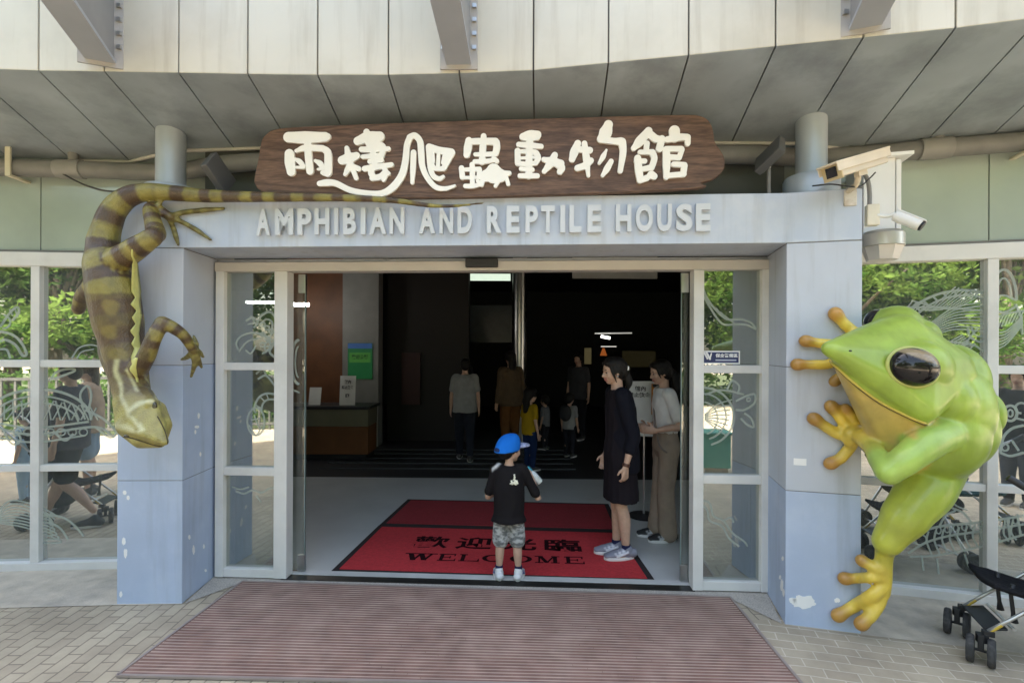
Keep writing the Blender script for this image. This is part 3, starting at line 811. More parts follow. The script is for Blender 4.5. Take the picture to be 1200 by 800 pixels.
# skeleton of a long reptile low on the right wall
E = [([(1062, 640), (1078, 624), (1104, 616), (1146, 612), (1200, 604)], 2.2), ([(1064, 648), (1084, 636), (1110, 628), (1150, 622), (1200, 614)], 2.0),
     ([(1066, 652), (1100, 650), (1150, 640), (1200, 626)], 1.8), ([(1102, 570), (1112, 592), (1128, 600), (1140, 614)], 2.0), ([(1108, 572), (1118, 590), (1134, 598)], 1.4),
     ([(1100, 618), (1108, 604), (1120, 598)], 1.8), (arc(1078, 632, 8, 6, 0, 360), 1.5)]
for k in range(12): E.append(([(1088 + k * 9, 622 - k * 1.2), (1086 + k * 9, 634 - k), (1092 + k * 9, 650 - k * 1.6)], 1.6))
for k in range(10): E.append((arc(1100 + k * 10, 621 - k * 1.3, 3, 4, 0, 360, 6), 1.1))
E += [([(1080, 650), (1082, 668)], 1.6), ([(1098, 654), (1100, 672)], 1.6), ([(1130, 648), (1136, 664), (1142, 664)], 1.6), ([(1166, 610), (1168, 640)], 2.0), ([(1180, 606), (1184, 632)], 2.0), ([(1192, 602), (1196, 628)], 2.0)]
etch(W_R, glR, E)
E = [(arc(1184, 484, 8, 9, 0, 360), 2.4), (arc(1184, 484, 3, 4, 0, 360), 1.6), (arc(1197, 478, 7, 6, 90, 300), 2.0), ([(1191, 490), (1200, 492)], 2), ([(1172, 530), (1176, 512), (1186, 502), (1200, 498)], 2.4),
     ([(1172, 530), (1184, 534), (1200, 530)], 2.4), (arc(1178, 524, 4, 4, 0, 360), 1.6), ([(1186, 516), (1194, 528)], 2.0)]
etch(W_R, glR, E)
# side panes: gecko and snake; turtle and lizard
E = [([(288, 376), (296, 372), (302, 378), (297, 384)], 1.6), ([(290, 380), (302, 378)], 1.2), ([(294, 370), (300, 380)], 1.2), (arc(297, 403, 20, 13, 150, 420, 14), 1.5), ([(280, 412), (290, 400), (306, 396)], 1.2),
     ([(302, 376), (308, 368), (318, 366), (324, 378), (322, 400), (316, 412), (324, 420)], 1.8), ([(306, 380), (312, 374), (319, 378), (317, 394), (310, 404)], 1.4), ([(288, 410), (294, 414), (300, 405)], 1.3)]
for k in range(8): E.append((arc(308 + (k % 3) * 5, 380 + k * 4, 3, 2.4, 0, 360, 6), 1.2))
etch(W_C, door, E)
E = [([(300, 438), (308, 432), (312, 440)], 1.5), ([(302, 444), (312, 440), (322, 452)], 1.5), ([(324, 462), (312, 461), (303, 466), (298, 478), (300, 484)], 1.6), ([(324, 468), (314, 468), (308, 473), (306, 482)], 1.5),
     (arc(300, 494, 10, 16, 0, 360, 16), 1.5), ([(292, 498), (300, 510), (307, 498)], 1.2), ([(304, 464), (310, 470)], 1), ([(312, 461), (315, 468)], 1), ([(299, 474), (306, 478)], 1), ([(298, 486), (303, 500)], 1.1), ([(294, 492), (304, 490)], 1.1)]
etch(W_C, door, E)
E = [([(276, 575), (286, 578), (296, 574), (306, 577), (316, 572), (324, 572)], 1.4), ([(272, 570), (282, 573), (292, 570)], 1.2), ([(300, 580), (306, 588)], 1.2)]
etch(W_C, door, E)
E = [([(824, 338), (829, 350), (838, 362), (852, 374), (868, 374), (880, 378), (886, 386)], 1.7), ([(824, 346), (832, 360), (846, 379), (862, 380), (876, 381), (886, 386)], 1.6)]
for k in range(6): E.append(([(829 + k * 5, 352 + k * 4.4), (831 + k * 6, 357 + k * 4.4)], 1.1))
etch(W_C, door, E)
E = [(arc(824, 488, 36, 34, -88, 75), 1.7), (arc(824, 488, 27, 27, -88, 75), 1.4), (arc(824, 490, 17, 19, -85, 75), 1.3), ([(826, 462), (846, 457), (872, 462)], 1.5)]
for k in range(8): E.append(([(826, 486 + k * 0.8), (840, 474 + k * 4), (858 - k, 468 + k * 6)], 1.1))
E += [([(862, 470), (874, 464), (884, 462), (884, 472), (872, 480), (862, 480)], 1.7), ([(852, 456), (858, 446), (866, 452), (864, 462)], 1.6), ([(872, 484), (880, 490), (883, 500), (876, 498), (868, 490)], 1.6), (arc(877, 468, 2.4, 2.4, 0, 360, 6), 1)]
etch(W_C, door, E)
E = [([(824, 586), (832, 590), (836, 604), (848, 610), (858, 624), (872, 634), (876, 640)], 1.5), ([(824, 592), (829, 598), (832, 610), (846, 616), (854, 630), (866, 640)], 1.5), ([(848, 610), (856, 606), (860, 612)], 1.3)]
etch(W_C, door, E)
# parked leaf etching seen beside the jamb
E = [(arc(350, 424, 8, 26, 90, 270), 2.0), (arc(350, 424, 4, 18, 90, 270), 1.4), ([(343, 444), (351, 450)], 1.4), ([(342, 456), (351, 460)], 1.4), ([(342, 404), (351, 398)], 1.3)]
etch(W_C, door, E, off=-0.070)

# blue security sticker on the side pane
st = empty('security_sticker', 'dark blue sticker with white emblem and bold white characters', 'sticker', W_C.pt(U(845), 1.6, 0.01))
ua, ub = U(823.5, 418), U(866.5, 418); za, zb = W_C.uz(845, 426.3)[1], W_C.uz(845, 411)[1]
MB().wbox(W_C, ua, ub, za, zb, 0.0085, 0.0105).build('backing', M_white, st)
dz = (zb - za) * 0.1
MB().wbox(W_C, ua + 0.002, ub - dz, za + dz, zb - dz, 0.0106, 0.0112).build('blue_field', mk('sticker_blue', (0.018, 0.03, 0.11), 0.4), st)
W_txt = W_C.frame(ua + (ub - ua) * 0.335, za + (zb - za) * 0.5, 0.0115)
text_mesh('lettering', "保全警備區", M_white, W_txt, (ub - ua) * 0.60, (zb - za) * 0.31, 0.0006, st, bold=0.03)
MB().wbox(W_C, ua + (ub - ua) * 0.335, ua + (ub - ua) * 0.90, za + (zb - za) * 0.24, za + (zb - za) * 0.35, 0.0113, 0.0119).build('small_print', mk('print_pale', (0.45, 0.48, 0.58), 0.5), st)
strokes_mesh('emblem', W_C, [([(825.5, 413.5), (829, 420)], 2.0), ([(828, 413), (832, 420.5)], 2.4), ([(832, 420.5), (833.6, 414)], 1.4)], M_white, 0.0114, 0.0119, st)

# ------------------------------------------------------------------ canopy: fascia, soffit, ribs
edge_px = [(-420, 60), (-330, 66), (-220, 71), (-130, 76), (-40, 79.5), (45, 82.5), (122, 83.5), (209, 85), (290, 86.5), (372, 87.5), (455, 87.5), (538, 83.5 + 2), (625, 82), (713, 73.5), (807, 64.5), (909, 54), (1012, 43.5), (1120, 32.5), (1220, 20), (1330, 2), (1450, -20), (1580, -50)]
ZF = 3.29
E0 = []
for x, y in edge_px:
    P = ORI + ray(x, y) * ((ZF - CAMZ) / ray(x, y).z)
    E0.append(Vector((P.x, P.y)))
def back_depth(p, ang):
    d = Vector((math.sin(ang), math.cos(ang)))
    best = None
    for W, lo, hi in ((W_L, -9, W_L.len), (W_C, -0.1, W_C.len + 0.1), (W_R, 0, 12)):
        den = d.dot(W.n)
        if abs(den) < 1e-6: continue
        t = (W.p0 - p).dot(W.n) / den
        u = (p + d * t - W.p0).dot(W.d)
        if t > 0 and lo - 0.25 <= u <= hi + 0.25 and (best is None or t < best): best = t
    return p + d * ((best or 1.3) - 0.03)
E1 = [back_depth(p, R(2.5 + 5.0 * p.x)) for p in E0]
SL = 0.17
def zs(p, q): return ZF - SL * (p - q).length
canopy = empty('roof_canopy', 'curved roof edge of cream panels over a grey metal soffit', 'canopy', (0, 3, ZF))
fa = MB(); so = MB(); bk = MB()
for i in range(len(E0) - 1):
    p, q = E0[i], E0[i + 1]; P, Q = E1[i], E1[i + 1]
    t = (q - p).normalized(); nrm = Vector((t.y, -t.x)); g = t * 0.0045
    f = [(p + g), (q - g)]
    quad = [Vector((*f[0], ZF)), Vector((*f[1], ZF)), Vector((*f[1], 4.7)), Vector((*f[0], 4.7))]
    fa.solid(quad, Vector((-nrm.x, -nrm.y, 0)) * 0.02)
    bk.solid([Vector((*p, ZF + 0.01)) - Vector((nrm.x, nrm.y, 0)) * 0.022, Vector((*q, ZF + 0.01)) - Vector((nrm.x, nrm.y, 0)) * 0.022,
              Vector((*q, 4.7)) - Vector((nrm.x, nrm.y, 0)) * 0.022, Vector((*p, 4.7)) - Vector((nrm.x, nrm.y, 0)) * 0.022], Vector((-nrm.x, -nrm.y, 0)) * 0.05)
    T = (Q - P).normalized(); G = T * 0.0045
    a = Vector((*(p + g - nrm * 0.004), ZF - 0.002)); b_ = Vector((*(q - g - nrm * 0.004), ZF - 0.002)); c = Vector((*(Q - G), zs(q, Q))); d = Vector((*(P + G), zs(p, P)))
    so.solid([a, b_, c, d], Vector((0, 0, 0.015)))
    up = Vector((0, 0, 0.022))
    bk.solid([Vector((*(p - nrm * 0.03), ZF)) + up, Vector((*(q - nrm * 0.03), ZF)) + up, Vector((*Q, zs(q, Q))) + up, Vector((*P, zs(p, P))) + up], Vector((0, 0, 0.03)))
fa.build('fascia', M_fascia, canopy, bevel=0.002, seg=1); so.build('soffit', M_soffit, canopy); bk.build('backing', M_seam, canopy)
rf = MB(); pts = [(*p, 0) for p in E0] + [(40, 10, 0), (10, 18, 0), (-10, 18, 0), (-30, 10, 0)]
pts = [p for p in pts]
rf.prism([(p[0], p[1] + 0.06) for p in pts], 4.6, 4.68); rf.build('roof_deck', M_seam, canopy)
tr = MB()
for i in range(4, len(E1) - 3):
    P, Q = E1[i], E1[i + 1]
    tr.tube([Vector((*P, zs(E0[i], P) - 0.012)), Vector((*Q, zs(E0[i + 1], Q) - 0.012))], 0.013, 6)
tr.build('edge_trim', M_trim, canopy)
up = MB(); ptsu = [(p.x, p.y + 0.5) for p in E0] + [(14, 12), (-14, 12)]
up.prism(ptsu, 4.70, 12.8); o = up.build('shade_block', M_fascia); tag(o, 'plain pale block added out of view above the canopy edge to cast shade', 'shade block')  # added unseen block, its height set to lengthen the shade on the plaza
# radial ribs over the plaza side
def rib(x, y, D0, x1, D1, label):
    a = px(x, y, D0); r1 = ray(x1, 2); b2 = ORI + r1 * D1
    a = Vector((a.x, a.y)); b2 = Vector((b2.x, b2.y)); d = (b2 - a).normalized(); s = Vector((d.y, -d.x)) * 0.072
    e = a + d * 1.3; a = a + d * 0.005
    t = empty('roof_rib', label, 'beam', (a.x, a.y, 3.32), group='steel ribs projecting from the canopy edge')
    MB().prism([a + s, a - s, e - s, e + s], 3.325, 3.345).build('bottom_flange', M_rib, t)
    s2 = s * 0.9
    MB().prism([a + s2, a - s2, e - s2, e + s2], 3.346, 4.0).build('web', mk('rib_web', (0.25, 0.25, 0.25), 0.5), t)
    s3 = s * 1.5; k = a + d * 0.012
    MB().prism([a + s3, a - s3, k - s3, k + s3], 3.30, 4.05).build('end_plate', mk('rib_plate', (0.40, 0.38, 0.36), 0.6), t)
    for z in (3.42, 3.5, 3.58, 3.66, 3.74):
        for sg in (-1, 1):
            q = a + s * (1.25 * sg) + d * 0.016
            MB().box((q.x, q.y, z), (0.022, 0.022, 0.022)).build('bolt', M_steel, t)
rib(119, 74, 2.95, 64, 2.40, 'lavender-grey steel rib above the lizard pillar')
rib(538, 81, 2.975, 522, 2.42, 'lavender-grey steel rib above the carved wooden sign')
rib(1013, 36, 2.62, 1030, 2.40, 'lavender-grey steel rib above the cream security camera')

# wall closing the gap over the beam
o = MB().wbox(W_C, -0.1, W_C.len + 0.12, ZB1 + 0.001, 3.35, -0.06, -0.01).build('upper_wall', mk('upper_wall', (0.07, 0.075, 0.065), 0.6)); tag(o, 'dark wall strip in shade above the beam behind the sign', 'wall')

# drain pipe under the soffit
pp = []
for W, us in ((W_L, (-2.0, 2.0, 3.9, 4.8, 5.45)), (W_C, (0.3, 1.6, 3.0, 3.75)), (W_R, (0.35, 1.2, 2.2, 5.5))):
    for u in us: pp.append(W.pt(u, 3.02 if W is not W_R else 3.045, 0.10))
pipe = empty('drain_pipe', 'long grey drain pipe running under the canopy soffit', 'pipe', (0, 3.6, 3.0))
MB().tube(pp, 0.062, 16, spline=True, sub=5).build('pipe_run', M_pipe, pipe, smooth='all')
for W, u in ((W_L, W_L.uz(95, 195)[0]), (W_R, W_R.uz(1086, 165)[0])):
    zc = 3.02 if W is W_L else 3.045
    MB().tube([W.pt(u - 0.09, zc, 0.10), W.pt(u + 0.09, zc, 0.10)], 0.070, 16).build('coupling', mk('pipe_light', (0.28, 0.265, 0.24), 0.5), pipe, smooth=True)
    MB().tube([W.pt(u + 0.02, zc, 0.10), W.pt(u + 0.02, zc + 0.13, 0.10)], 0.034, 12).build('branch', M_pipe, pipe, smooth=True)
for W, x, y in ((W_L, 20, 190), (W_R, 1199, 160)):
    u = W.uz(x, y, 0.1)[0]; zc = 3.02 if W is W_L else 3.045
    MB().wbox(W, u - 0.018, u + 0.018, zc - 0.085, zc + 0.13, 0.165, 0.18).wbox(W, u - 0.018, u + 0.018, zc - 0.085, zc - 0.07, 0.0, 0.165).build('bracket', mk('bracket_cream', (0.6, 0.55, 0.4), 0.5), pipe, bevel=0.002)
cb = MB().tube([px(70, 202, 3.8), px(95, 215, 3.78), px(120, 223, 3.7), px(150, 226, 3.5)], 0.007, 6, spline=True).build('loose_cable', M_black, smooth='all')
tag(cb, 'thin dark cable sagging below the pipe behind the lizard', 'cable')
# ------------------------------------------------------------------ carved wooden sign
SB = -0.0  # the board stands just proud of the beam, along its top edge
W_S = Wall((LPB[0] - W_BE.n.x * -0.05, LPB[1] + W_BE.n.y * 0.05), (RPE[0], RPE[1] + W_BE.n.y * 0.05))
sign = empty('wooden_sign', 'dark brown carved wooden sign board with fat white characters', 'sign', W_S.pt(W_S.len / 2, ZB1))
outl = [(297.5, 214), (298.5, 205), (301, 193), (303, 184), (304.5, 173), (307, 163), (313, 156), (322, 151.5), (345, 149), (420, 145.6), (520, 142), (640, 138.5), (730, 136), (800, 134.5), (817, 135), (828, 139), (834, 147), (836.5, 157), (838, 166), (843, 174), (848, 182), (849.5, 191), (848, 199), (841, 207), (832, 211.5), (822, 214), (819, 220.5), (700, 226.5), (560, 231), (440, 232), (330, 229), (315, 227.5), (303, 222)]
pts = [Vector((*W_S.uz(x, y), 0)) for x, y in outl]
pp, _ = crom(pts + [pts[0]], [0.0] * (len(pts) + 1), 3)
pp = pp[:-1]
vec = Vector((W_S.n.x, W_S.n.y, 0)) * -0.045
bmb = MB(); bmb.solid([W_S.pt(p.x, p.y, 0.0) for p in pp], vec)
bo = bmb.build('board', MATS['sign_wood'], sign, bevel=0.006, seg=3, angle=60)
M_cream = mk('sign_white', (0.90, 0.87, 0.80), 0.45, var=0.02)
c5 = lambda p: (320 + p[0] / 6.667, 130 + p[1] / 6.667)
c6 = lambda p: (480 + p[0] / 6.667, 140 + p[1] / 6.667)
c7 = lambda p: (640 + p[0] / 5.4545, 125 + p[1] / 5.4545)
def S(c, lst, k):
    return [([c(p) for p in pts], [x / k for x in w] if isinstance(w, (list, tuple)) else w / k) for pts, w in lst]
chars = []
chars.append(S(c5, [([(118, 205), (250, 207), (405, 203)], [78, 92, 72]), ([(385, 195), (425, 200)], [55, 50]), ([(126, 335), (130, 400), (140, 475)], [72, 80, 66]), ([(180, 312), (250, 288), (385, 292)], [28, 46, 48]),
                    ([(385, 292), (424, 322), (430, 400), (428, 480)], [48, 56, 60, 58]), ([(425, 490), (385, 482)], [48, 34]), ([(268, 235), (275, 350), (287, 470)], [56, 56, 56]),
                    ([(172, 378), (205, 395), (235, 432)], [26, 40, 36]), ([(178, 440), (238, 442)], [20, 24]), ([(330, 390), (365, 410), (385, 440)], [26, 44, 40]), ([(350, 456), (390, 450)], [18, 28])], 6.667))
chars.append(S(c5, [([(538, 385), (590, 370), (650, 350)], [66, 84, 56]), ([(575, 290), (590, 370), (608, 420), (648, 525)], [36, 60, 44, 34]), ([(605, 410), (580, 460), (562, 495)], [48, 44, 30]), ([(620, 430), (668, 452)], [36, 40]),
                    ([(730, 165), (745, 240), (775, 300)], [50, 56, 60]), ([(660, 235), (740, 205), (832, 200)], [64, 84, 76]), ([(740, 255), (840, 262), (860, 300), (835, 370)], [40, 40, 46, 40]), ([(690, 300), (780, 300), (900, 296)], [42, 44, 36]),
                    ([(700, 358), (780, 352), (850, 350)], [34, 40, 40]), ([(755, 395), (845, 385)], [38, 40]), ([(780, 240), (782, 330), (795, 420)], [50, 50, 46]), ([(715, 452), (790, 440), (925, 420)], [44, 46, 36]),
                    ([(790, 420), (765, 480), (790, 522)], [46, 48, 46]), ([(775, 525), (840, 512), (880, 470)], [44, 46, 40]), ([(870, 450), (880, 490), (862, 538)], [40, 40, 32]), ([(880, 480), (900, 488)], [36, 34])], 6.667))
sw = S(c5, [([(362, 567), (420, 560), (490, 566), (600, 618), (720, 640), (840, 645), (930, 600), (1005, 500), (1035, 380), (1045, 270), (1068, 205)], [42, 52, 46, 44, 40, 46, 56, 54, 50, 46, 46])], 6.667)
sw += S(c6, [([(0, 140), (20, 128), (45, 128), (80, 170), (90, 260), (98, 360), (135, 450), (200, 525), (270, 540), (330, 526), (352, 517)], [48, 44, 46, 48, 50, 46, 42, 40, 34, 24, 20]), ([(30, 258), (26, 370), (20, 492)], [44, 44, 30]),
             ([(152, 215), (156, 300), (162, 380), (185, 440), (230, 462), (262, 446)], [52, 46, 42, 40, 36, 26]), ([(158, 222), (230, 240), (325, 258)], [60, 52, 60]), ([(325, 262), (300, 310), (268, 378)], [56, 52, 42]), ([(170, 360), (200, 382), (265, 384)], [48, 36, 36]),
             ([(172, 240), (176, 330)], [40, 44]), ([(226, 262), (220, 374)], [28, 32]), ([(276, 262), (256, 340)], [30, 22])], 6.667)
chars.append(sw)
chars.append(S(c6, [([(462, 165), (455, 220), (446, 275)], [54, 64, 52]), ([(470, 172), (560, 170), (670, 172)], [48, 50, 56]), ([(678, 180), (680, 220), (672, 262)], [54, 54, 50]), ([(578, 130), (572, 220), (565, 330)], [44, 54, 50]),
                    ([(512, 272), (590, 272), (670, 268)], [30, 36, 36]), ([(508, 328), (580, 328), (650, 318)], [34, 38, 34]), ([(655, 298), (680, 325)], [32, 38]),
                    ([(405, 380), (412, 450)], [42, 42]), ([(488, 352), (490, 430), (490, 520)], [40, 42, 36]), ([(415, 392), (545, 388)], [26, 38]), ([(545, 395), (540, 455)], [40, 32]), ([(412, 455), (540, 452)], [24, 26]), ([(435, 520), (490, 520), (560, 505)], [34, 36, 28]), ([(530, 480), (560, 500)], [26, 30]),
                    ([(598, 440), (655, 425), (712, 440)], [92, 146, 100]), ([(655, 400), (655, 440)], [110, 120]), ([(725, 425), (778, 420)], [52, 36]), ([(572, 460), (562, 510)], [44, 34]), ([(700, 470), (670, 520)], [34, 28]), ([(755, 450), (770, 505)], [30, 32])], 6.667))
chars.append(S(c6, [([(885, 135), (940, 116), (1000, 118)], [56, 62, 58]), ([(890, 142), (940, 140), (995, 136)], [44, 54, 52]), ([(852, 195), (940, 202), (1028, 210)], [40, 48, 38]), ([(940, 130), (934, 280), (930, 440)], [56, 56, 54]),
                    ([(843, 245), (846, 340)], [46, 48]), ([(850, 250), (930, 250), (985, 260)], [32, 36, 46]), ([(992, 265), (1005, 300), (985, 340)], [44, 44, 40]), ([(850, 302), (940, 298), (985, 296)], [22, 24, 22]), ([(850, 345), (930, 348), (985, 340)], [38, 36, 36]),
                    ([(870, 385), (960, 392)], [34, 34]), ([(862, 440), (940, 440), (998, 440)], [38, 42, 38]),
                    ([(1048, 312), (1110, 330), (1180, 345)], [38, 70, 60]), ([(1132, 282), (1095, 350), (1052, 405)], [50, 60, 38])], 6.667)
             + S(c7, [([(40, 340), (75, 365), (98, 390), (88, 415)], [50, 52, 48, 40]), ([(55, 310), (30, 370)], [40, 36])], 5.4545))
chars.append(S(c7, [([(202, 235), (180, 290), (166, 335)], [44, 56, 42]), ([(205, 272), (280, 278)], [40, 40]), ([(245, 235), (258, 330), (270, 440)], [36, 46, 24]), ([(200, 392), (250, 375), (285, 345)], [40, 44, 40]),
                    ([(398, 115), (380, 165), (352, 205)], [58, 84, 54]), ([(352, 208), (430, 220), (480, 222)], [44, 40, 50]), ([(485, 225), (492, 290), (474, 410)], [52, 44, 34]), ([(385, 278), (365, 318), (340, 360)], [16, 34, 22]), ([(415, 350), (390, 395), (362, 438)], [34, 42, 26])], 5.4545))
chars.append(S(c7, [([(655, 155), (600, 220), (560, 265)], [50, 62, 36]), ([(655, 170), (700, 205)], [52, 48]), ([(740, 205), (725, 268)], [44, 46]), ([(700, 195), (745, 210)], [30, 34]), ([(645, 235), (640, 280)], [36, 34]), ([(600, 290), (680, 290)], [30, 36]), ([(680, 295), (692, 330), (680, 375)], [44, 40, 40]),
                    ([(585, 330), (592, 400), (602, 468)], [46, 50, 44]), ([(575, 348), (630, 348)], [30, 34]), ([(605, 400), (675, 388)], [30, 40]), ([(605, 470), (645, 455)], [36, 40]), ([(672, 435), (690, 445)], [52, 44]),
                    ([(820, 155), (822, 195)], [70, 66]), ([(775, 210), (850, 196), (898, 195)], [40, 46, 42]), ([(905, 195), (905, 235)], [38, 36]), ([(768, 275), (770, 360), (768, 450)], [46, 50, 36]), ([(775, 270), (865, 270)], [36, 36]), ([(868, 275), (852, 325)], [34, 32]), ([(785, 322), (850, 326)], [36, 36]),
                    ([(815, 368), (885, 372)], [34, 34]), ([(884, 378), (878, 425)], [40, 38]), ([(780, 440), (880, 432)], [34, 36])], 5.4545))
for st_ in chars: strokes_mesh('character', W_S, st_, M_cream, 0.001, 0.018, sign)

# ------------------------------------------------------------------ floodlights on the beam
def flood(label, pole, foot, c0, c1, D):
    f = px(*foot, D); t = empty('floodlight', label, 'floodlight', f, group='floodlights on top of the beam')
    a, b_ = px(*c0, D - 0.10), px(*c1, D + 0.06)
    d = (b_ - a).normalized(); s = Vector((0.2 if b_.x > a.x else -0.2, 0.9, -0.1)); s = (s - d * s.dot(d)).normalized(); n = d.cross(s)
    mid = (a + b_) / 2; L = (b_ - a).length
    M3 = Matrix((d, s, n)).transposed()
    MB().box(mid, (L, 0.16, 0.05), M3).build('housing', mk('flood_grey', (0.10, 0.10, 0.10), 0.45), t, bevel=0.006)
    MB().box(mid + n * 0.03 * (1 if n.z < 0 else -1), (L * 0.86, 0.13, 0.006), M3).build('lens', mk('flood_lens', (0.16, 0.17, 0.16), 0.15), t)
    base = Vector((f.x, f.y, ZB1)); MB().tube([base, px(*pole, D)], 0.012, 8).build('stand', M_pipe, t)
    MB().ell(px(*pole, D), 0.014, 8).build('bolt', M_steel, t, smooth='all')
flood('dark flat floodlight on the beam next to the lizard tail', (255, 212), (255, 224), (244, 186), (268, 220), 3.46)
flood('dark flat floodlight on the beam next to the sign end', (901, 196), (901, 222), (917, 168), (888, 196), 3.30)

# ------------------------------------------------------------------ cameras and boxes on the frog pillar
M_camc = mk('camera_cream', (0.62, 0.53, 0.40), 0.4, var=0.05)
M_camw = mk('camera_white', (0.82, 0.81, 0.79), 0.4, var=0.04)
t = empty('security_camera', 'large cream box security camera on a wall bracket', 'camera', px(995, 232, 3.05))
a, b_ = px(976, 202, 2.86), px(1030, 186, 2.98)
d = (b_ - a).normalized(); s = Vector((-d.y, d.x, 0)).normalized(); n = d.cross(s); M3 = Matrix((d, s, n)).transposed()
L = (b_ - a).length; mid = (a + b_) / 2
MB().box(mid, (L, 0.10, 0.075), M3).build('housing', M_camc, t, bevel=0.008)
MB().box(mid + n * 0.044 - d * 0.01, (L + 0.06, 0.125, 0.012), M3).box(mid + s * 0.058 + n * 0.02 - d * 0.01, (L + 0.05, 0.006, 0.05), M3).box(mid - s * 0.058 + n * 0.02 - d * 0.01, (L + 0.05, 0.006, 0.05), M3).build('sunshield', mk('camera_tan', (0.66, 0.56, 0.42), 0.4), t, bevel=0.004)
MB().box(a - d * 0.004, (0.012, 0.115, 0.09), M3).build('front_frame', mk('camera_gold', (0.60, 0.47, 0.27), 0.45), t, bevel=0.003)
MB().box(a - d * 0.012, (0.006, 0.062, 0.056), M3).build('lens_window', mk('lens_black', (0.012, 0.008, 0.01), 0.1), t)
MB().box(mid - n * 0.05 + d * 0.02, (0.07, 0.03, 0.03), M3).tube([px(1006, 206, 2.94), px(1003, 217, 2.98), px(994, 224, 3.05)], 0.016, 10, spline=True).build('arm', M_camc, t, smooth=True)
pl = MB()
for k in range(1):
    u_, z_ = W_RP.uz(996, 232)
    pl.wbox(W_RP, u_ - 0.035, u_ + 0.035, z_ - 0.05, z_ + 0.05, 0.0, 0.012)
pl.build('wall_plate', mk('plate_worn', (0.62, 0.58, 0.52), 0.6, dirt=(0.3, 0.22, 0.15), dscale=12, damt=0.6), t, bevel=0.01)
MB().tube([px(952, 218, 2.98), px(975, 216, 2.97), px(1005, 219, 2.98), px(1018, 210, 2.98), px(1026, 202, 2.97)], 0.0045, 6, spline=True).build('lead', M_black, t, smooth='all')

t = empty('bullet_camera', 'white bullet security camera on a cream junction box', 'camera', px(1022, 252, 3.06))
u_, z_ = W_RP.uz(1021.5, 253)
MB().box(px(1022, 252.5, 3.05), (0.066, 0.05, 0.125), Matrix.Rotation(R(-14), 3, 'Z')).build('junction_box', mk('box_cream', (0.70, 0.64, 0.52), 0.5), t, bevel=0.006)
MB().tube([px(1028, 252, 3.03), px(1040, 253.5, 3.0), px(1050, 250, 2.97)], 0.011, 10, spline=True).build('arm', M_camw, t, smooth='all')
a, b_ = px(1049, 252, 2.98), px(1079, 264, 2.90)
MB().tube([a, b_], 0.034, 18).build('barrel', M_camw, t, smooth=True, bevel=0.004)
dd = (b_ - a).normalized()
MB().box((a + b_) / 2 + Vector((0.004, 0, 0.034)) + dd * 0.02, (0.155, 0.06, 0.008), Matrix((dd, Vector((-dd.y, dd.x, 0)).normalized(), dd.cross(Vector((-dd.y, dd.x, 0)).normalized()))).transposed()).build('hood', M_camw, t, bevel=0.003)
MB().tube([b_ + dd * 0.0005, b_ + dd * 0.012], 0.029, 18).build('lens', M_black, t, smooth=True)
o = MB().tube([px(1011, 200, 3.0), px(1017, 212, 3.03), px(1019, 226, 3.05), px(1019, 241, 3.05)], 0.012, 10, spline=True).build('flexible_conduit', mk('conduit_grey', (0.2, 0.2, 0.2), 0.5), smooth='all')
tag(o, 'grey flexible conduit dropping from the cream camera to its junction box', 'conduit')

t = empty('equipment_cabinet', 'white sheet-metal cabinet with a small lid beside the pillar top', 'cabinet', px(1036, 260, 3.4))
c0 = px(1030, 215, 3.34)
u_a, u_b = W_R.uz(1012, 215, 0.42)[0], W_R.uz(1056, 215, 0.42)[0]
z_t, z_b = W_R.uz(1050, 185, 0.42)[1], W_R.uz(1050, 278, 0.42)[1]
MB().wbox(W_R, u_a, u_b - 0.03, z_b, z_t, 0.12, 0.42).build('cabinet_body', M_camw, t, bevel=0.004)
MB().wbox(W_R, u_b - 0.028, u_b, z_b, z_t - 0.01, 0.10, 0.425).build('side_flange', M_camw, t, bevel=0.003)
MB().wbox(W_R, u_a - 0.01, u_b + 0.05, z_t, z_t + 0.022, 0.09, 0.47).build('lid', M_camw, t, bevel=0.003)
t = empty('beacon_lamp', 'squat silver lamp with faceted skirt under the white cabinet', 'lamp', px(1036, 290, 3.25))
c = px(1034, 281, 3.24)
MB().lathe([(0.10, 0.05), (0.118, 0.03), (0.118, -0.045)], c, 28).build('drum', mk('drum_silver', (0.55, 0.52, 0.47), 0.3, metal=0.5), t, smooth=True)
MB().lathe([(0.112, -0.046), (0.085, -0.13), (0.03, -0.135)], c, 8).build('faceted_skirt', mk('skirt_silver', (0.5, 0.48, 0.46), 0.4, metal=0.2), t)

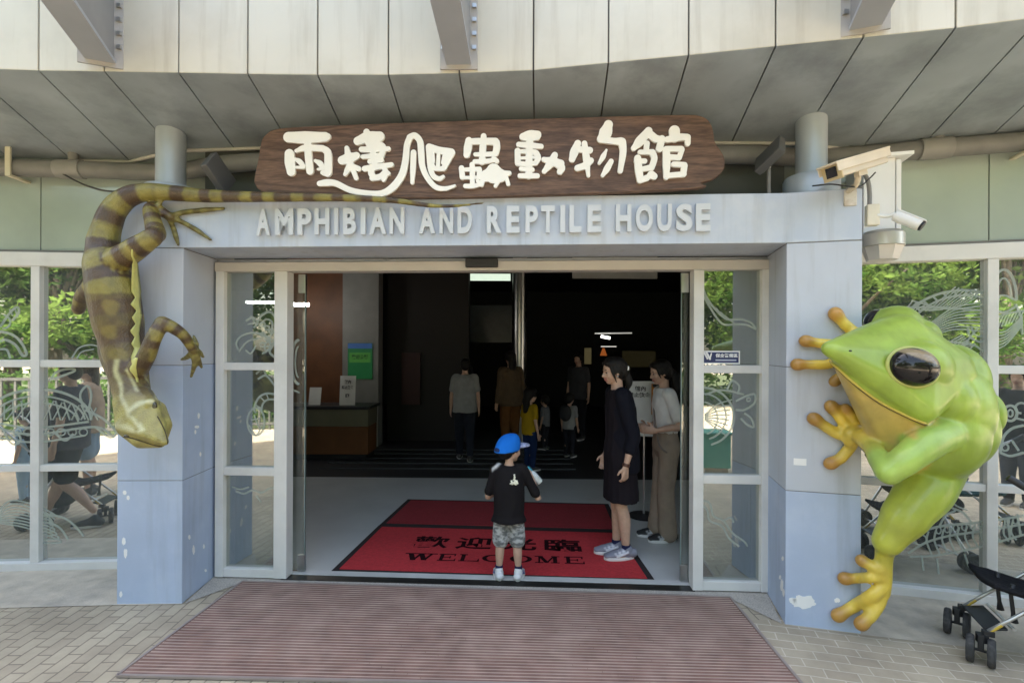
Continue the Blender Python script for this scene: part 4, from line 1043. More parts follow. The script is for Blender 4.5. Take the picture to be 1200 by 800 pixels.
# ------------------------------------------------------------------ mats
M_ribt = mk('mat_brown', (0.225, 0.125, 0.098), 0.85, var=0.25, scale=9, dirt=(0.33, 0.22, 0.175), dscale=2.5, damt=0.6, bump=0.5, bscale=250)
M_rail = mk('mat_rail', (0.44, 0.32, 0.265), 0.5, metal=0.1, var=0.25, scale=5)
t = empty('entrance_mat', 'large brown ribbed entrance mat with pale metal strips on the paving', 'mat', (sum(p.x for p in matc) / 4, sum(p.y for p in matc) / 4, 0))
MB().prism([(p.x, p.y) for p in matc], 0.0055, 0.014).build('carpet', M_ribt, t)
rl = MB(); A, B, C_, D_ = [Vector((p.x, p.y)) for p in matc]
nst = 37; rnd = random.Random(4)
for k in range(1, nst):
    f = k / nst; l = A.lerp(D_, f); r = B.lerp(C_, f); dl = (r - l)
    nn = Vector((-dl.y, dl.x)).normalized() * 0.0036
    segs = 3; off = ((k * 0.13) % 1.0)
    cuts = [0.004] + sorted([(j + off * 0.5) / segs for j in range(1, segs)]) + [0.996]
    for a_, b_ in zip(cuts, cuts[1:]):
        p, q = l + dl * (a_ + 0.0004), l + dl * (b_ - 0.0004)
        z = 0.0150 + rnd.random() * 0.0012
        rl.prism([p + nn, p - nn, q - nn, q + nn], 0.0142, z)
rl.build('metal_strip', M_rail, t)
ed = MB()
for p, q in ((A, D_), (B, C_), (A, B), (D_, C_)):
    v = (q - p).normalized(); nn = Vector((-v.y, v.x)) * 0.008
    ed.prism([p + nn, p - nn, q - nn, q + nn], 0.0056, 0.0175)
ed.build('edge_strip', mk('edge_strip', (0.34, 0.28, 0.25), 0.5, metal=0.3), t)

def red_mat(c, label, z, letters=False, mr=None):
    P = [Vector((p.x, p.y)) for p in c]; ce = sum(P, Vector((0, 0))) / 4
    t = empty('floor_mat', label, 'mat', (ce.x, ce.y, 0), group='red door mats inside the entrance')
    MB().prism(P, z, z + 0.006).build('border', mk('mat_border', (0.022, 0.014, 0.014), 0.9), t)
    ins = []
    for i in range(4):
        a, b_, cc = P[i - 1], P[i], P[(i + 1) % 4]
        ins.append(b_ + ((a - b_).normalized() + (cc - b_).normalized()) * 0.05)
    MB().prism(ins, z + 0.0055, z + 0.011).build('pile', mr, t)
    return t
mA, mB_, mC, mD = gp(387, 669.5, 0.012), gp(769, 681.5, 0.012), gp(728, 622.5, 0.012), gp(444, 615, 0.012)
mE, mF = gp(713, 590, 0.012), gp(478, 584.5, 0.012)
M_red = mk('mat_red', (0.52, 0.028, 0.036), 0.9, var=0.14, scale=40, bump=0.5, bscale=350, dirt=(0.38, 0.025, 0.032), dscale=2, damt=0.3)
M_red2 = mk('mat_dark_red', (0.29, 0.018, 0.026), 0.9, var=0.14, scale=40, bump=0.5, bscale=350, dirt=(0.20, 0.015, 0.02), dscale=2, damt=0.4)
rm = red_mat([mA, mB_, mC, mD], 'bright red door mat with black WELCOME lettering that the boy stands at', 0.0062, mr=M_red)
red_mat([mD + Vector((0.004, 0.006, 0)), mC + Vector((0, 0.006, 0)), mE, mF], 'plain darker red door mat lying behind the lettered one', 0.0062, mr=M_red2)
M_ink = mk('mat_ink', (0.018, 0.003, 0.005), 0.95, spec=0.1)
def floor_frame(p, q, z):
    d = (q - p); d.z = 0; d.normalize(); up = Vector((-d.y, d.x, 0)); m4 = Matrix.Identity(4)
    m4.col[0] = (*d, 0); m4.col[1] = (*up, 0); m4.col[2] = (0, 0, 1, 0); m4.col[3] = (p.x, p.y, z, 1); return m4
ZM = 0.0172
a, b_ = gp(480, 641, ZM), gp(682, 646, ZM); hgt = (gp(486, 629, ZM) - gp(480, 641, ZM)).y
wd = (b_ - a).length
for k, ch in enumerate("歡迎光臨"):
    p = a.lerp(b_, k * 0.262); text_mesh('character', ch, M_ink, floor_frame(p, b_, ZM + 0.0003), wd * 0.215, hgt * 1.12, 0.0008, rm, bold=0.022)
a, b_ = gp(472, 655.5, ZM), gp(687, 660.5, ZM); wd = (b_ - a).length; hg = 0.135
fm = floor_frame(a, b_, ZM + 0.0003)
def serif(ch, x, w):
    mb = MB(); h = hg; zz = [0]
    def q(pts):
        zz[0] += 0.00006
        mb.solid([fm @ Vector((p[0] + x, p[1], 0.0008 + zz[0])) for p in pts], Vector((0, 0, -0.0008)))
    T = w * 0.19; s = h * 0.11; th = h * 0.10
    def stem(cx, t=T, y0=0, y1=h): q([(cx - t / 2, y0), (cx + t / 2, y0), (cx + t / 2, y1), (cx - t / 2, y1)])
    def ser(cx, y, l=T * 2.0): q([(cx - l / 2, y), (cx + l / 2, y), (cx + l / 2, y + s), (cx - l / 2, y + s)])
    def diag(x0, y0, x1, y1, t): q([(x0 - t / 2, y0), (x0 + t / 2, y0), (x1 + t / 2, y1), (x1 - t / 2, y1)])
    if ch == 'W':
        diag(w * .12, h, w * .32, 0, T); diag(w * .32, 0, w * .5, h, T * .5); diag(w * .5, h, w * .7, 0, T); diag(w * .7, 0, w * .9, h, T * .5)
        for c in (.12, .5, .9): ser(w * c, h - s)
    if ch in 'EL':
        stem(w * .2); ser(w * .2, 0); ser(w * .2, h - s) ; q([(w * .1, 0), (w * .95, 0), (w * .95, th), (w * .1, th)]); q([(w * .88, 0), (w * .98, 0), (w * .98, h * .34), (w * .94, h * .34)])
        if ch == 'E':
            q([(w * .1, h - th), (w * .9, h - th), (w * .9, h), (w * .1, h)]); q([(w * .86, h * .68), (w * .92, h * .68), (w * .94, h), (w * .84, h)]); q([(w * .2, h * .47), (w * .66, h * .47), (w * .66, h * .56), (w * .2, h * .56)]); q([(w * .62, h * .36), (w * .69, h * .36), (w * .69, h * .67), (w * .62, h * .67)])
    if ch in 'OC':
        n = 28; a0, a1 = (0, 360) if ch == 'O' else (38, 322)
        for i in range(n):
            r0, r1 = R(a0 + (a1 - a0) * i / n), R(a0 + (a1 - a0) * (i + 1) / n)
            f = lambda r, k: (w * .5 + (w * .47 - k * T) * math.cos(r), h * .5 + (h * .5 - k * h * .10) * math.sin(r))
            q([f(r0, 0), f(r1, 0), f(r1, 1), f(r0, 1)])
        if ch == 'C': q([(w * .84, h * .62), (w * .92, h * .62), (w * .92, h), (w * .84, h)])
    if ch == 'M':
        stem(w * .14, T * .45); stem(w * .86, T); diag(w * .18, h, w * .48, h * .05, T); diag(w * .48, h * .05, w * .82, h, T * .5)
        ser(w * .14, 0); ser(w * .86, 0); ser(w * .12, h - s); ser(w * .88, h - s)
    mb.build('letter', M_ink, rm)
xs = [(473, 507), (512, 534), (537, 562), (564, 592), (597, 625), (629, 655), (662, 686)]
for ch, (xa, xb) in zip("WELCOME", xs): serif(ch, (xa - 472) / 215 * wd, (xb - xa) / 215 * wd)

# ------------------------------------------------------------------ reception corner
desk = empty('reception_desk', 'wooden reception desk with pale panel and dark counter top inside', 'desk', (-3.0, 7.9, 0))
MB().box((-3.05, 8.0, 0.30), (1.75, 0.5, 0.42)).build('front', mk('desk_orange', (0.16, 0.062, 0.02), 0.45, var=0.2, scale=3), desk, bevel=0.006)
MB().box((-3.05, 8.0, 0.645), (1.76, 0.52, 0.26)).build('upper_panel', mk('desk_khaki', (0.16, 0.15, 0.10), 0.5), desk, bevel=0.006)
MB().box((-3.05, 7.98, 0.80), (1.84, 0.62, 0.045)).build('counter_top', M_black, desk, bevel=0.006)
MB().box((-3.05, 8.0, 0.045), (1.68, 0.44, 0.09)).build('plinth', M_black, desk)
def paper_stand(label, x, y, z, w, h, tilt, lines):
    t = empty('paper_notice', label, 'notice', (x, y, z))
    MB().box((x, y, z + h / 2), (w, 0.006, h), Matrix.Rotation(tilt, 3, 'X')).build('sheet', mk('paper', (0.62, 0.62, 0.60), 0.7), t)
    m4 = Matrix.Translation((x, y + math.sin(tilt) * h / 2 - 0.009, z)) @ Matrix.Rotation(R(90) + tilt, 4, 'X')
    for s, yy, hh, ww in lines:
        text_mesh('lettering', s, M_black, m4 @ Matrix.Translation((-ww / 2, yy, 0)), ww, hh, 0.001, t, bold=0.03)
paper_stand('white notice with black characters propped on the desk under the green poster', -2.52, 7.86, 0.825, 0.24, 0.45, R(-6), [("館內", 0.33, 0.06, 0.10), ("禁止飲食", 0.24, 0.06, 0.18), ("謝", 0.12, 0.06, 0.06)])
paper_stand('small blank white card leaning on the desk by the door edge', -3.02, 7.86, 0.825, 0.18, 0.27, R(-12), [])
t = empty('wall_poster', 'green poster with blue top band on the pale pier', 'poster', (-2.62, 8.8, 1.7))
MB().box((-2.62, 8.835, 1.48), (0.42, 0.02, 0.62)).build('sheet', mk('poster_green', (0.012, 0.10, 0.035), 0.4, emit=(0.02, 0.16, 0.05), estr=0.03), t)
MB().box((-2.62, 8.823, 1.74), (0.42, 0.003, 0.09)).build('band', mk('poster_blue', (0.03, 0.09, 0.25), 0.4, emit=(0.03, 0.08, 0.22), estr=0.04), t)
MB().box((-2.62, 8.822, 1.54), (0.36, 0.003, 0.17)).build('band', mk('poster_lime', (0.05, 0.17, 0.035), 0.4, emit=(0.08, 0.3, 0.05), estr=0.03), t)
text_mesh('lettering', "歡迎參觀", mk('poster_ink', (0.01, 0.06, 0.02), 0.5), Matrix.Translation((-2.76, 8.818, 1.51)) @ Matrix.Rotation(R(90), 4, 'X'), 0.28, 0.08, 0.002, t, bold=0.03)
o = MB().box((-1.85, 9.40, 1.15), (0.34, 0.06, 0.95)).build('red_board', mk('red_board', (0.035, 0.006, 0.006), 0.5)); tag(o, 'dim dark red display board on the brown partition', 'board')

def tube_lamp(p, q, r, label, e, col=(1, 0.97, 0.9), grp=None):
    o = MB().tube([p, q], r, 8).build('ceiling_lamp', mk('lamp_%g' % e, (0.9, 0.9, 0.9), 0.5, emit=col, estr=e)); tag(o, label, 'lamp', grp)
tube_lamp((-3.35, 7.6, 2.34), (-3.02, 7.6, 2.34), 0.025, 'glowing white tube lamp hanging above the reception desk', 12)
tube_lamp((-4.1, 7.9, 2.40), (-3.62, 7.9, 2.40), 0.022, 'glowing white tube lamp seen through the etched side pane', 6)
tube_lamp((1.60, 9.2, 1.93), (1.76, 9.2, 1.90), 0.024, 'small bright lamp end above the woman in the dark dress', 1)
tube_lamp((1.52, 9.4, 1.99), (2.2, 9.4, 2.0), 0.012, 'dim long strip lamp at the back of the hall', 0.05)
tube_lamp((1.84, 10.6, 1.76), (2.16, 10.6, 1.76), 0.008, 'short strip lamp over the orange exhibit', 0.12)
o = MB().ell((1.835, 5.75, 1.40), 0.024, 12).build('spot_lamp', mk('lamp_spot', (1, 1, 1), 0.5, emit=(1, 0.97, 0.92), estr=3)); tag(o, 'bright round spot lamp behind the ponytail of the woman in white', 'lamp')
o = MB().lathe([(0.02, 0.07), (0.045, 0.0), (0.075, -0.09)], (1.93, 10.8, 1.66), 20).build('orange_exhibit', mk('exhibit_orange', (0.3, 0.08, 0.02), 0.5, emit=(1.0, 0.26, 0.05), estr=0.035), smooth=True); tag(o, 'orange glowing cone-shaped shade deep in the hall', 'lamp')
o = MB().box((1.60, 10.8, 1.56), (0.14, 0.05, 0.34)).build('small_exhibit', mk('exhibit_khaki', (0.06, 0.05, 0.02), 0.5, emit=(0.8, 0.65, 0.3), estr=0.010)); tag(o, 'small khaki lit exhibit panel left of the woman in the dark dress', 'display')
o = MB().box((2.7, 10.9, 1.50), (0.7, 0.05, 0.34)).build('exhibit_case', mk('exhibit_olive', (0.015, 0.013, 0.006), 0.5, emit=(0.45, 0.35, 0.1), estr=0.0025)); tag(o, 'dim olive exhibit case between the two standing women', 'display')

# notice board on a stand
t = empty('notice_stand', 'white notice board with orange poster on a thin metal stand', 'sign', (1.34, 5.18, 0))
MB().tube([(1.34, 5.18, 0.02), (1.34, 5.18, 0.85)], 0.010, 10).build('pole', M_steel, t, smooth=True)
MB().lathe([(0.16, 0.007), (0.15, 0.018), (0.02, 0.035)], (1.34, 5.18, 0), 24).build('base', M_black, t, smooth=True)
MB().box((1.36, 5.19, 1.09), (0.42, 0.012, 0.56)).build('board', mk('board_white', (0.60, 0.60, 0.58), 0.6), t, bevel=0.003)
MB().box((1.49, 5.181, 1.19), (0.155, 0.003, 0.31)).build('orange_poster', mk('poster_orange', (0.50, 0.20, 0.03), 0.6), t)
MB().box((1.50, 5.178, 1.23), (0.10, 0.002, 0.12)).build('picture_patch', mk('poster_purple', (0.10, 0.06, 0.12), 0.6), t)
MB().box((1.49, 5.1775, 1.325), (0.13, 0.002, 0.03)).build('picture_patch', M_black, t)
fm2 = Matrix.Translation((1.20, 5.182, 1.21)) @ Matrix.Rotation(R(90), 4, 'X')
text_mesh('lettering', "館內", M_black, fm2 @ Matrix.Translation((0.045, 0.06, 0)), 0.11, 0.052, 0.002, t, bold=0.02)
text_mesh('lettering', "禁止飲食", M_black, fm2 @ Matrix.Translation((-0.02, -0.005, 0)), 0.22, 0.052, 0.002, t, bold=0.02)
# ------------------------------------------------------------------ sculptures
def paint_mat(name, rough, coat, var=0.10, scale=7, bump=0.05, bscale=30, spec=0.5):
    return mk(name, (1, 1, 1), rough, var=var, scale=scale, coat=coat, attr=True, bump=bump, bscale=bscale, spec=spec)
M_frogp = mk('frog_paint', (1, 1, 1), 0.40, var=0.20, scale=5.5, coat=0.22, attr=True, bump=0.12, bscale=22, dirt=(0.20, 0.20, 0.045), dscale=3.2, damt=0.28, streak=0.30)
M_lizp = mk('lizard_paint', (1, 1, 1), 0.45, var=0.28, scale=14, coat=0.15, attr=True, bump=0.35, bscale=95, cells=True, dirt=(0.07, 0.05, 0.02), dscale=7, damt=0.35)

GRN = (0.32, 0.43, 0.055); GRN2 = (0.36, 0.50, 0.09); YEL = (0.60, 0.43, 0.11); FOOT = (0.74, 0.53, 0.07); TIP = (0.46, 0.235, 0.045); MOUTH = (0.50, 0.36, 0.03); YG = (0.46, 0.46, 0.05)
frog = empty('tree_frog_sculpture', 'giant glossy green tree frog sculpture with yellow feet gripping the pillar', 'sculpture', (2.35, 3.0, 0.1))
fb = Blob(GRN)
P_ = px
# trunk
fb.ell(P_(1096, 478, 2.98), (0.255, 0.29, 0.315), col=GRN)
fb.ell(P_(1092, 506, 2.95), (0.250, 0.27, 0.275), col=GRN)
fb.ell(P_(1110, 446, 3.00), (0.175, 0.22, 0.22), col=GRN)
fb.ell(P_(1116, 500, 3.04), (0.19, 0.24, 0.25), col=GRN)
fb.ell(P_(1149, 484, 3.14), (0.085, 0.15, 0.15), col=GRN)
# head: upper jaw hull, eye domes
fb.hull([(P_(971, 408.5, 2.72), 0.040), (P_(985, 413, 2.70), 0.045), (P_(1079, 477, 2.66), 0.085), (P_(1034, 438, 2.655), 0.05), (P_(1012, 398, 3.00), 0.07), (P_(1052, 398, 2.90), 0.15), (P_(1100, 436, 2.88), 0.165), (P_(1075, 430, 2.74), 0.12)], GRN)
fb.ell(P_(1075, 431, 2.735), (0.165, 0.14, 0.150), col=GRN)
fb.ell(P_(1050, 384, 2.99), (0.140, 0.13, 0.130), col=GRN)
fb.ell(P_(1076, 396, 2.95), 0.11, col=GRN)
# throat and lower jaw
fb.hull([(P_(978, 420, 2.775), 0.022), (P_(1000, 440, 2.74), 0.045), (P_(1070, 494, 2.725), 0.075), (P_(1020, 470, 2.86), 0.09), (P_(1050, 520, 2.86), 0.12), (P_(1080, 505, 2.82), 0.12)], YEL)
fb.ell(P_(1055, 525, 2.90), 0.14, col=YEL)
fb.ell(P_(1100, 468, 2.83), 0.17, col=GRN)
fb.ell(P_(1092, 502, 2.84), 0.14, col=GRN)
# near arm
fb.limb([P_(1108, 508, 2.74), P_(1088, 518, 2.66), P_(1062, 538, 2.61), P_(1042, 553, 2.62)], [0.090, 0.088, 0.074, 0.064], GRN2)
fb.limb([P_(1042, 553, 2.62), P_(1032, 540, 2.69), P_(1022, 524, 2.82), P_(1010, 512, 2.93)], [0.066, 0.056, 0.046, 0.048],
        colf=lambda t: tuple(a + (b - a) * min(1, max(0, t * 1.6 - 0.4)) for a, b in zip(GRN2, FOOT)))
def foot_col(t): 
    k = min(1, max(0, (t - 0.72) / 0.2)); return tuple(a + (b - a) * k for a, b in zip(FOOT, TIP))
def finger(pts, r, rp, W=None, root=None, o=0.008):
    Q = []
    if root is not None: Q.append(root)
    for q in pts:
        if len(q) == 3: Q.append(P_(*q))
        else: Q.append(W.on(q[0], q[1], o + r * 0.6))
    # round the pad out at the end
    d = (Q[-1] - Q[-2]).normalized()
    Q2 = Q[:-1] + [Q[-1] - d * rp * 1.3, Q[-1]]
    rs = [r * 1.05] * (len(Q) - 1) + [r * 0.98, rp]
    fb.limb(Q2, rs, colf=foot_col)
palm = W_RP.on(1004, 509, 0.07)
fb.ell(palm, (0.075, 0.045, 0.055), col=FOOT); fb.ell(W_RP.on(997, 513, 0.06), (0.05, 0.04, 0.06), col=FOOT)
finger([(984, 509), (968, 500), (954, 490.5)], 0.033, 0.043, W_RP, palm)
finger([(993, 500), (984, 489), (974, 476)], 0.032, 0.042, W_RP, palm)
finger([(1003, 498), (998, 487), (991, 479)], 0.030, 0.036, W_RP, palm)
finger([(996, 524), (985, 537), (973, 543)], 0.032, 0.041, W_RP, palm)
# far hand behind the head
far = W_RP.on(1000, 405, 0.09)
fb.limb([P_(1050, 440, 3.0), W_RP.on(1015, 420, 0.10), far], [0.09, 0.06, 0.05], FOOT)
finger([(1000, 390), (990, 380), (979, 367.5)], 0.032, 0.044, W_RP, far)
finger([(975, 403), (960, 402), (944, 399.5)], 0.030, 0.041, W_RP, far)
finger([(975, 425), (955, 427), (934, 427)], 0.030, 0.041, W_RP, far)
finger([(990, 436), (984, 441), (978, 447)], 0.028, 0.036, W_RP, far)
# hind leg: thigh down to the heel, then the long foot with four toes
def legc(t): 
    k = min(1, max(0, t * 1.2 - 0.25)); return tuple(a + (b - a) * k for a, b in zip(GRN, YG))
fb.limb([P_(1104, 540, 2.98), P_(1084, 574, 2.92), P_(1062, 603, 2.88), P_(1040, 634, 2.89)], [0.135, 0.140, 0.118, 0.080], colf=legc, sub=8)
def shank(t): 
    k = min(1, max(0, t)); return tuple(a + (b - a) * k for a, b in zip(YG, FOOT))
fb.limb([P_(1042, 625, 2.90), P_(1036, 652, 2.93), P_(1035, 676, 2.95), P_(1034, 694, 2.97)], [0.075, 0.046, 0.046, 0.042], colf=shank)
hub = P_(1034, 680, 2.95)
finger([(1027, 666, 2.93), (1018, 661, 2.95), (1010, 656.5, 2.97)], 0.030, 0.038, None, P_(1034, 668, 2.93))
finger([(1020, 676, 2.94), (1006, 677), (989.5, 677.5)], 0.030, 0.040, W_RP, P_(1034, 676, 2.94), o=0.004)
finger([(1022, 697, 2.94), (1004, 708), (982, 721)], 0.034, 0.042, W_RP, P_(1035, 686, 2.94), o=0.004)
finger([(1030, 706, 2.95), (1020, 721, 2.95), (1009, 731, 2.955)], 0.034, 0.041, None, P_(1034, 690, 2.95))
UPX = [(957, 410), (968, 419), (985, 434), (1005, 452), (1030, 470), (1055, 483), (1075, 492), (1086, 496), (1096, 497)]
def proj(co):
    r = Vector(co) - ORI; return 600 + r.x / r.y * F, 410 - r.z / r.y * F
def frogcol(co, nr, c):
    if co.z < 0.9: return None
    # lip line where the two jaws meet, a nostril, and a soft yellow belly low on the trunk
    if co.y < 2.86 and nr.y < 0.3:
        x, y = proj(co)
        if 956 < x < 1088:
            ym = np.interp(x, [p[0] for p in UPX], [p[1] for p in UPX])
            if c[0] < 0.4 and y > ym + 1.0 and y < ym + 22 and x < 1075 and co.y < 2.80: return YEL
            if c[0] > 0.5 and y < ym - 1.0 and x > 965: return GRN
    return None
frog_body = fb.build('skin', M_frogp, frog, voxel=0.0085, smooth=16, colsmooth=4, colfn=frogcol)
# eyes: dark domes with a pale lid streak, each with a raised rim
def frog_eye(c, r, look, M_eye):
    z = look.normalized(); x = Vector((0.975, 0, -0.22)); x = (x - z * x.dot(z)).normalized(); y = z.cross(x)
    M3 = Matrix((x, y, z)).transposed()
    b = Blob((0.012, 0.010, 0.010)); b.ell(c, (r * 1.08, r * 0.90, r * 0.8), M=M3, n=48)
    def ec(co, nr, k):
        q = M3.transposed() @ (Vector(co) - c)
        e = (q.x / (r * 1.08)) ; f = q.y / (r * 0.90)
        if f > 0.30 + 0.20 * (e * e) - 0.22 * e and f < 0.86: return (0.34, 0.26, 0.15) if int(f * 38) % 2 else (0.22, 0.16, 0.09)
        return None
    eo = b.build('eye', M_eye, frog, voxel=0.006, smooth=2, colsmooth=1, colfn=ec)
    rim = MB(); pts = []
    for k in range(41):
        a = 2 * math.pi * k / 40
        pts.append(c + M3 @ Vector((r * 1.10 * math.cos(a), r * 0.89 * math.sin(a), -r * 0.02)))
    rim.tube(pts, 0.011, 8, caps=False).build('eye_rim', mk('rim_green', (0.44, 0.46, 0.12), 0.4, coat=0.2), frog, smooth='all')
M_eye = mk('frog_eye', (1, 1, 1), 0.10, var=0.0, attr=True, coat=0.25, spec=0.35)
frog_eye(P_(1070, 430, 2.600), 0.109, Vector((-0.10, -1.0, 0.08)), M_eye)
frog_eye(P_(1026, 376, 3.05), 0.074, Vector((-0.85, 0.25, 0.45)), M_eye)

from mathutils.bvhtree import BVHTree
def surface(o, root):
    bv = BVHTree.FromPolygons([v.co[:] for v in o.data.vertices], [tuple(p.vertices) for p in o.data.polygons])
    inv = root.matrix_basis.inverted()
    def hit(x, y, lift=0.0):
        r = ray(x, y).normalized(); h_ = bv.ray_cast(inv @ ORI, r)
        return None if h_[0] is None else root.matrix_basis @ (h_[0] + h_[1] * lift)
    return hit
fs = surface(frog_body, frog)
lip = [fs(x, y, 0.001) for x, y in crom([Vector((*p, 0)) for p in [(960, 412.5)] + UPX[1:-1]], [0.0] * (len(UPX) - 1), 4)[0] for x, y in [(x.x, x.y)]] if False else []
for p in crom([Vector((*p, 0)) for p in UPX[1:-1]], [0.0] * (len(UPX) - 2), 4)[0]:
    q_ = fs(p.x, p.y, 0.002)
    if q_ is not None: lip.append(q_)
MB().tube(lip, [0.0035] + [0.0075] * (len(lip) - 2) + [0.003], 8).build('lip', mk('lip_yellow', (0.60, 0.47, 0.08), 0.4, coat=0.2), frog, smooth='all')
MB().tube([p + Vector((0.002, -0.001, -0.009)) for p in lip], [0.002] + [0.0048] * (len(lip) - 2) + [0.002], 6).build('mouth_line', mk('mouth_brown', (0.16, 0.10, 0.02), 0.6), frog, smooth='all')
q_ = fs(996.5, 411, 0.0005)
MB().ell(q_, (0.009, 0.005, 0.005), 10).build('nostril', M_black, frog, smooth='all')

# ---- lizard
BRN = (0.080, 0.045, 0.020); OLV = (0.255, 0.215, 0.048); PALE = (0.46, 0.42, 0.11); CREST = (0.62, 0.60, 0.20)
liz = empty('lizard_sculpture', 'giant banded brown and yellow lizard sculpture climbing head first down the pillar', 'sculpture', (-2.5, 3.2, 1.1))
lb = Blob(OLV)
def tail(x, y, r): 
    return W_BE.on(x, y, r + 0.030 + 0.02)
spine = [(566, 238, .007), (530, 241.5, .011), (500, 240.5, .015), (470, 236, .018), (440, 233.5, .020), (400, 232, .023), (360, 231.5, .027), (320, 231, .031), (280, 230.5, .036), (240, 229.5, .043)]
sp = [W_BE.on(x, y, 0.075 + r * 0.4) if x > 290 else W_BE.on(x, y, 0.07) for x, y, r in spine]
sr = [r for *_, r in spine]
for x, y, D, r in [(205, 226.5, 3.29, .050), (175, 225, 3.27, .056), (152, 230, 3.25, .064), (135, 244, 3.24, .072), (126, 264, 3.23, .078), (121, 288, 3.22, .090), (125, 312, 3.20, .122), (132, 340, 3.19, .140), (138, 374, 3.19, .136), (144, 405, 3.18, .116), (149, 430, 3.16, .108), (153, 452, 3.13, .100), (156, 468, 3.10, .092)]:
    sp.append(P_(x, y, D)); sr.append(r)
SP, SR = crom(sp, sr, 6)
SL_ = [0.0]
for a, b in zip(SP, SP[1:]): SL_.append(SL_[-1] + (b - a).length)
TOT = SL_[-1]
def sst(a, b, x): x = min(1, max(0, (x - a) / (b - a))); return x * x * (3 - 2 * x)
def bandcol(t):
    s = t * TOT
    p = 0.175 if s < 2.1 else 0.20
    w = 0.5 + 0.5 * math.sin(2 * math.pi * s / p)
    k = sst(0.42, 0.58, w)
    return tuple(a + (b - a) * k for a, b in zip(OLV, BRN))
lb.limb(sp, sr, colf=bandcol, n=20, sub=6)
# head, seen from above, nose pointing down and out
lb.hull([(P_(150, 468, 3.09), 0.080), (P_(163, 466, 3.09), 0.080), (P_(145, 500, 3.00), 0.042), (P_(180, 478, 3.02), 0.042), (P_(193.5, 518, 2.89), 0.020), (P_(172, 508, 2.93), 0.035)], PALE, sub=3)
lb.hull([(P_(146, 503, 3.05), 0.040), (P_(166, 515, 2.99), 0.052), (P_(188, 518.5, 2.945), 0.030), (P_(192, 498, 3.01), 0.045), (P_(183, 480, 3.07), 0.055), (P_(155, 468, 3.11), 0.085)], (0.33, 0.29, 0.085), sub=3)
lb.ell(P_(178, 474, 3.015), (0.042, 0.045, 0.042), col=PALE); lb.ell(P_(147, 497, 2.99), (0.042, 0.04, 0.038), col=PALE)
def legcol(t):
    w = 0.5 + 0.5 * math.sin(t * 22); k = sst(0.3, 0.7, w); return tuple(a + (b - a) * k for a, b in zip((0.27, 0.22, 0.05), BRN))
def toecol(t):
    w = 0.5 + 0.5 * math.sin(t * 26); k = sst(0.3, 0.7, w); return tuple(a + (b - a) * k for a, b in zip((0.26, 0.23, 0.06), (0.15, 0.12, 0.03)))
lb.limb([P_(132, 310, 3.18), P_(155, 294, 3.13), P_(176, 280, 3.13), P_(184, 273, 3.17)], [0.090, 0.070, 0.058, 0.050], colf=legcol)
lb.limb([P_(183, 274, 3.17), P_(179, 258, 3.22), P_(176, 245, 3.26), P_(185, 246, 3.30), P_(199, 254, 3.31)], [0.056, 0.048, 0.040, 0.036, 0.028], colf=legcol)
def beam_toe(pts, r0, r1):
    lb.limb([P_(197, 254, 3.31)] + [W_BE.on(x, y, 0.02) for x, y in pts], [r0] * len(pts) + [r1], colf=toecol, n=10)
beam_toe([(215, 249), (238, 246.5), (262, 244.5)], 0.018, 0.011)
beam_toe([(213, 260), (231, 270), (247, 281)], 0.017, 0.010)
beam_toe([(203, 267), (206, 277), (209, 287)], 0.017, 0.010)
lb.limb([P_(180, 247, 3.27), P_(187, 238, 3.28), P_(190, 229, 3.29)], [0.02, 0.016, 0.011], colf=toecol, n=10)
lb.limb([P_(158, 436, 3.12), P_(170, 420, 3.06), P_(180, 396, 3.05), P_(190, 378, 3.08)], [0.064, 0.050, 0.044, 0.041], colf=legcol)
lb.limb([P_(190, 378, 3.08), P_(203, 384, 3.10), P_(216, 394, 3.14), P_(226, 410, 3.20)], [0.041, 0.037, 0.032, 0.027], colf=legcol)
hand = P_(227, 411, 3.22)
for pts in ([(220, 418, 3.24), (213, 421, 3.27)], [(228, 426, 3.24), (224, 441, 3.30)], [(232, 420, 3.24), (236, 430, 3.29)], [(230, 404, 3.23), (227, 394, 3.25)], [(233, 412, 3.24), (238, 418, 3.29)]):
    lb.limb([hand] + [P_(*p) for p in pts], [0.024, 0.017, 0.011], colf=toecol, n=10)
# far-side limbs, mostly hidden by the body
lb.limb([P_(115, 330, 3.25), P_(98, 345, 3.36), P_(92, 362, 3.45)], [0.06, 0.045, 0.04], colf=legcol)
lb.limb([P_(138, 436, 3.20), P_(126, 418, 3.30), P_(122, 400, 3.40)], [0.06, 0.045, 0.04], colf=legcol)
crx = [(300, 154), (315, 162), (330, 164), (350, 161), (370, 163), (390, 160), (410, 162), (430, 158), (448, 160), (462, 164)]
def seg_d(x, y, pl):
    best = 1e9
    for (x0, y0), (x1, y1) in zip(pl, pl[1:]):
        dx, dy = x1 - x0, y1 - y0; t = max(0, min(1, ((x - x0) * dx + (y - y0) * dy) / (dx * dx + dy * dy)))
        best = min(best, math.hypot(x - x0 - dx * t, y - y0 - dy * t))
    return best
def mixc(a, b, k): return tuple(p + (q - p) * k for p, q in zip(a, b))
STRK = [([(134, 420), (140, 445), (143, 470), (150, 488), (164, 500), (170, 503)], 2.6), ([(149, 436), (156, 448), (162, 458)], 1.6), ([(152, 482), (166, 473), (178, 471)], 3.0), ([(168, 440), (178, 455), (186, 468)], 1.4), ([(133, 500), (146, 503), (156, 506)], 3.0), ([(167, 497), (170, 503), (162, 507)], 2.0)]
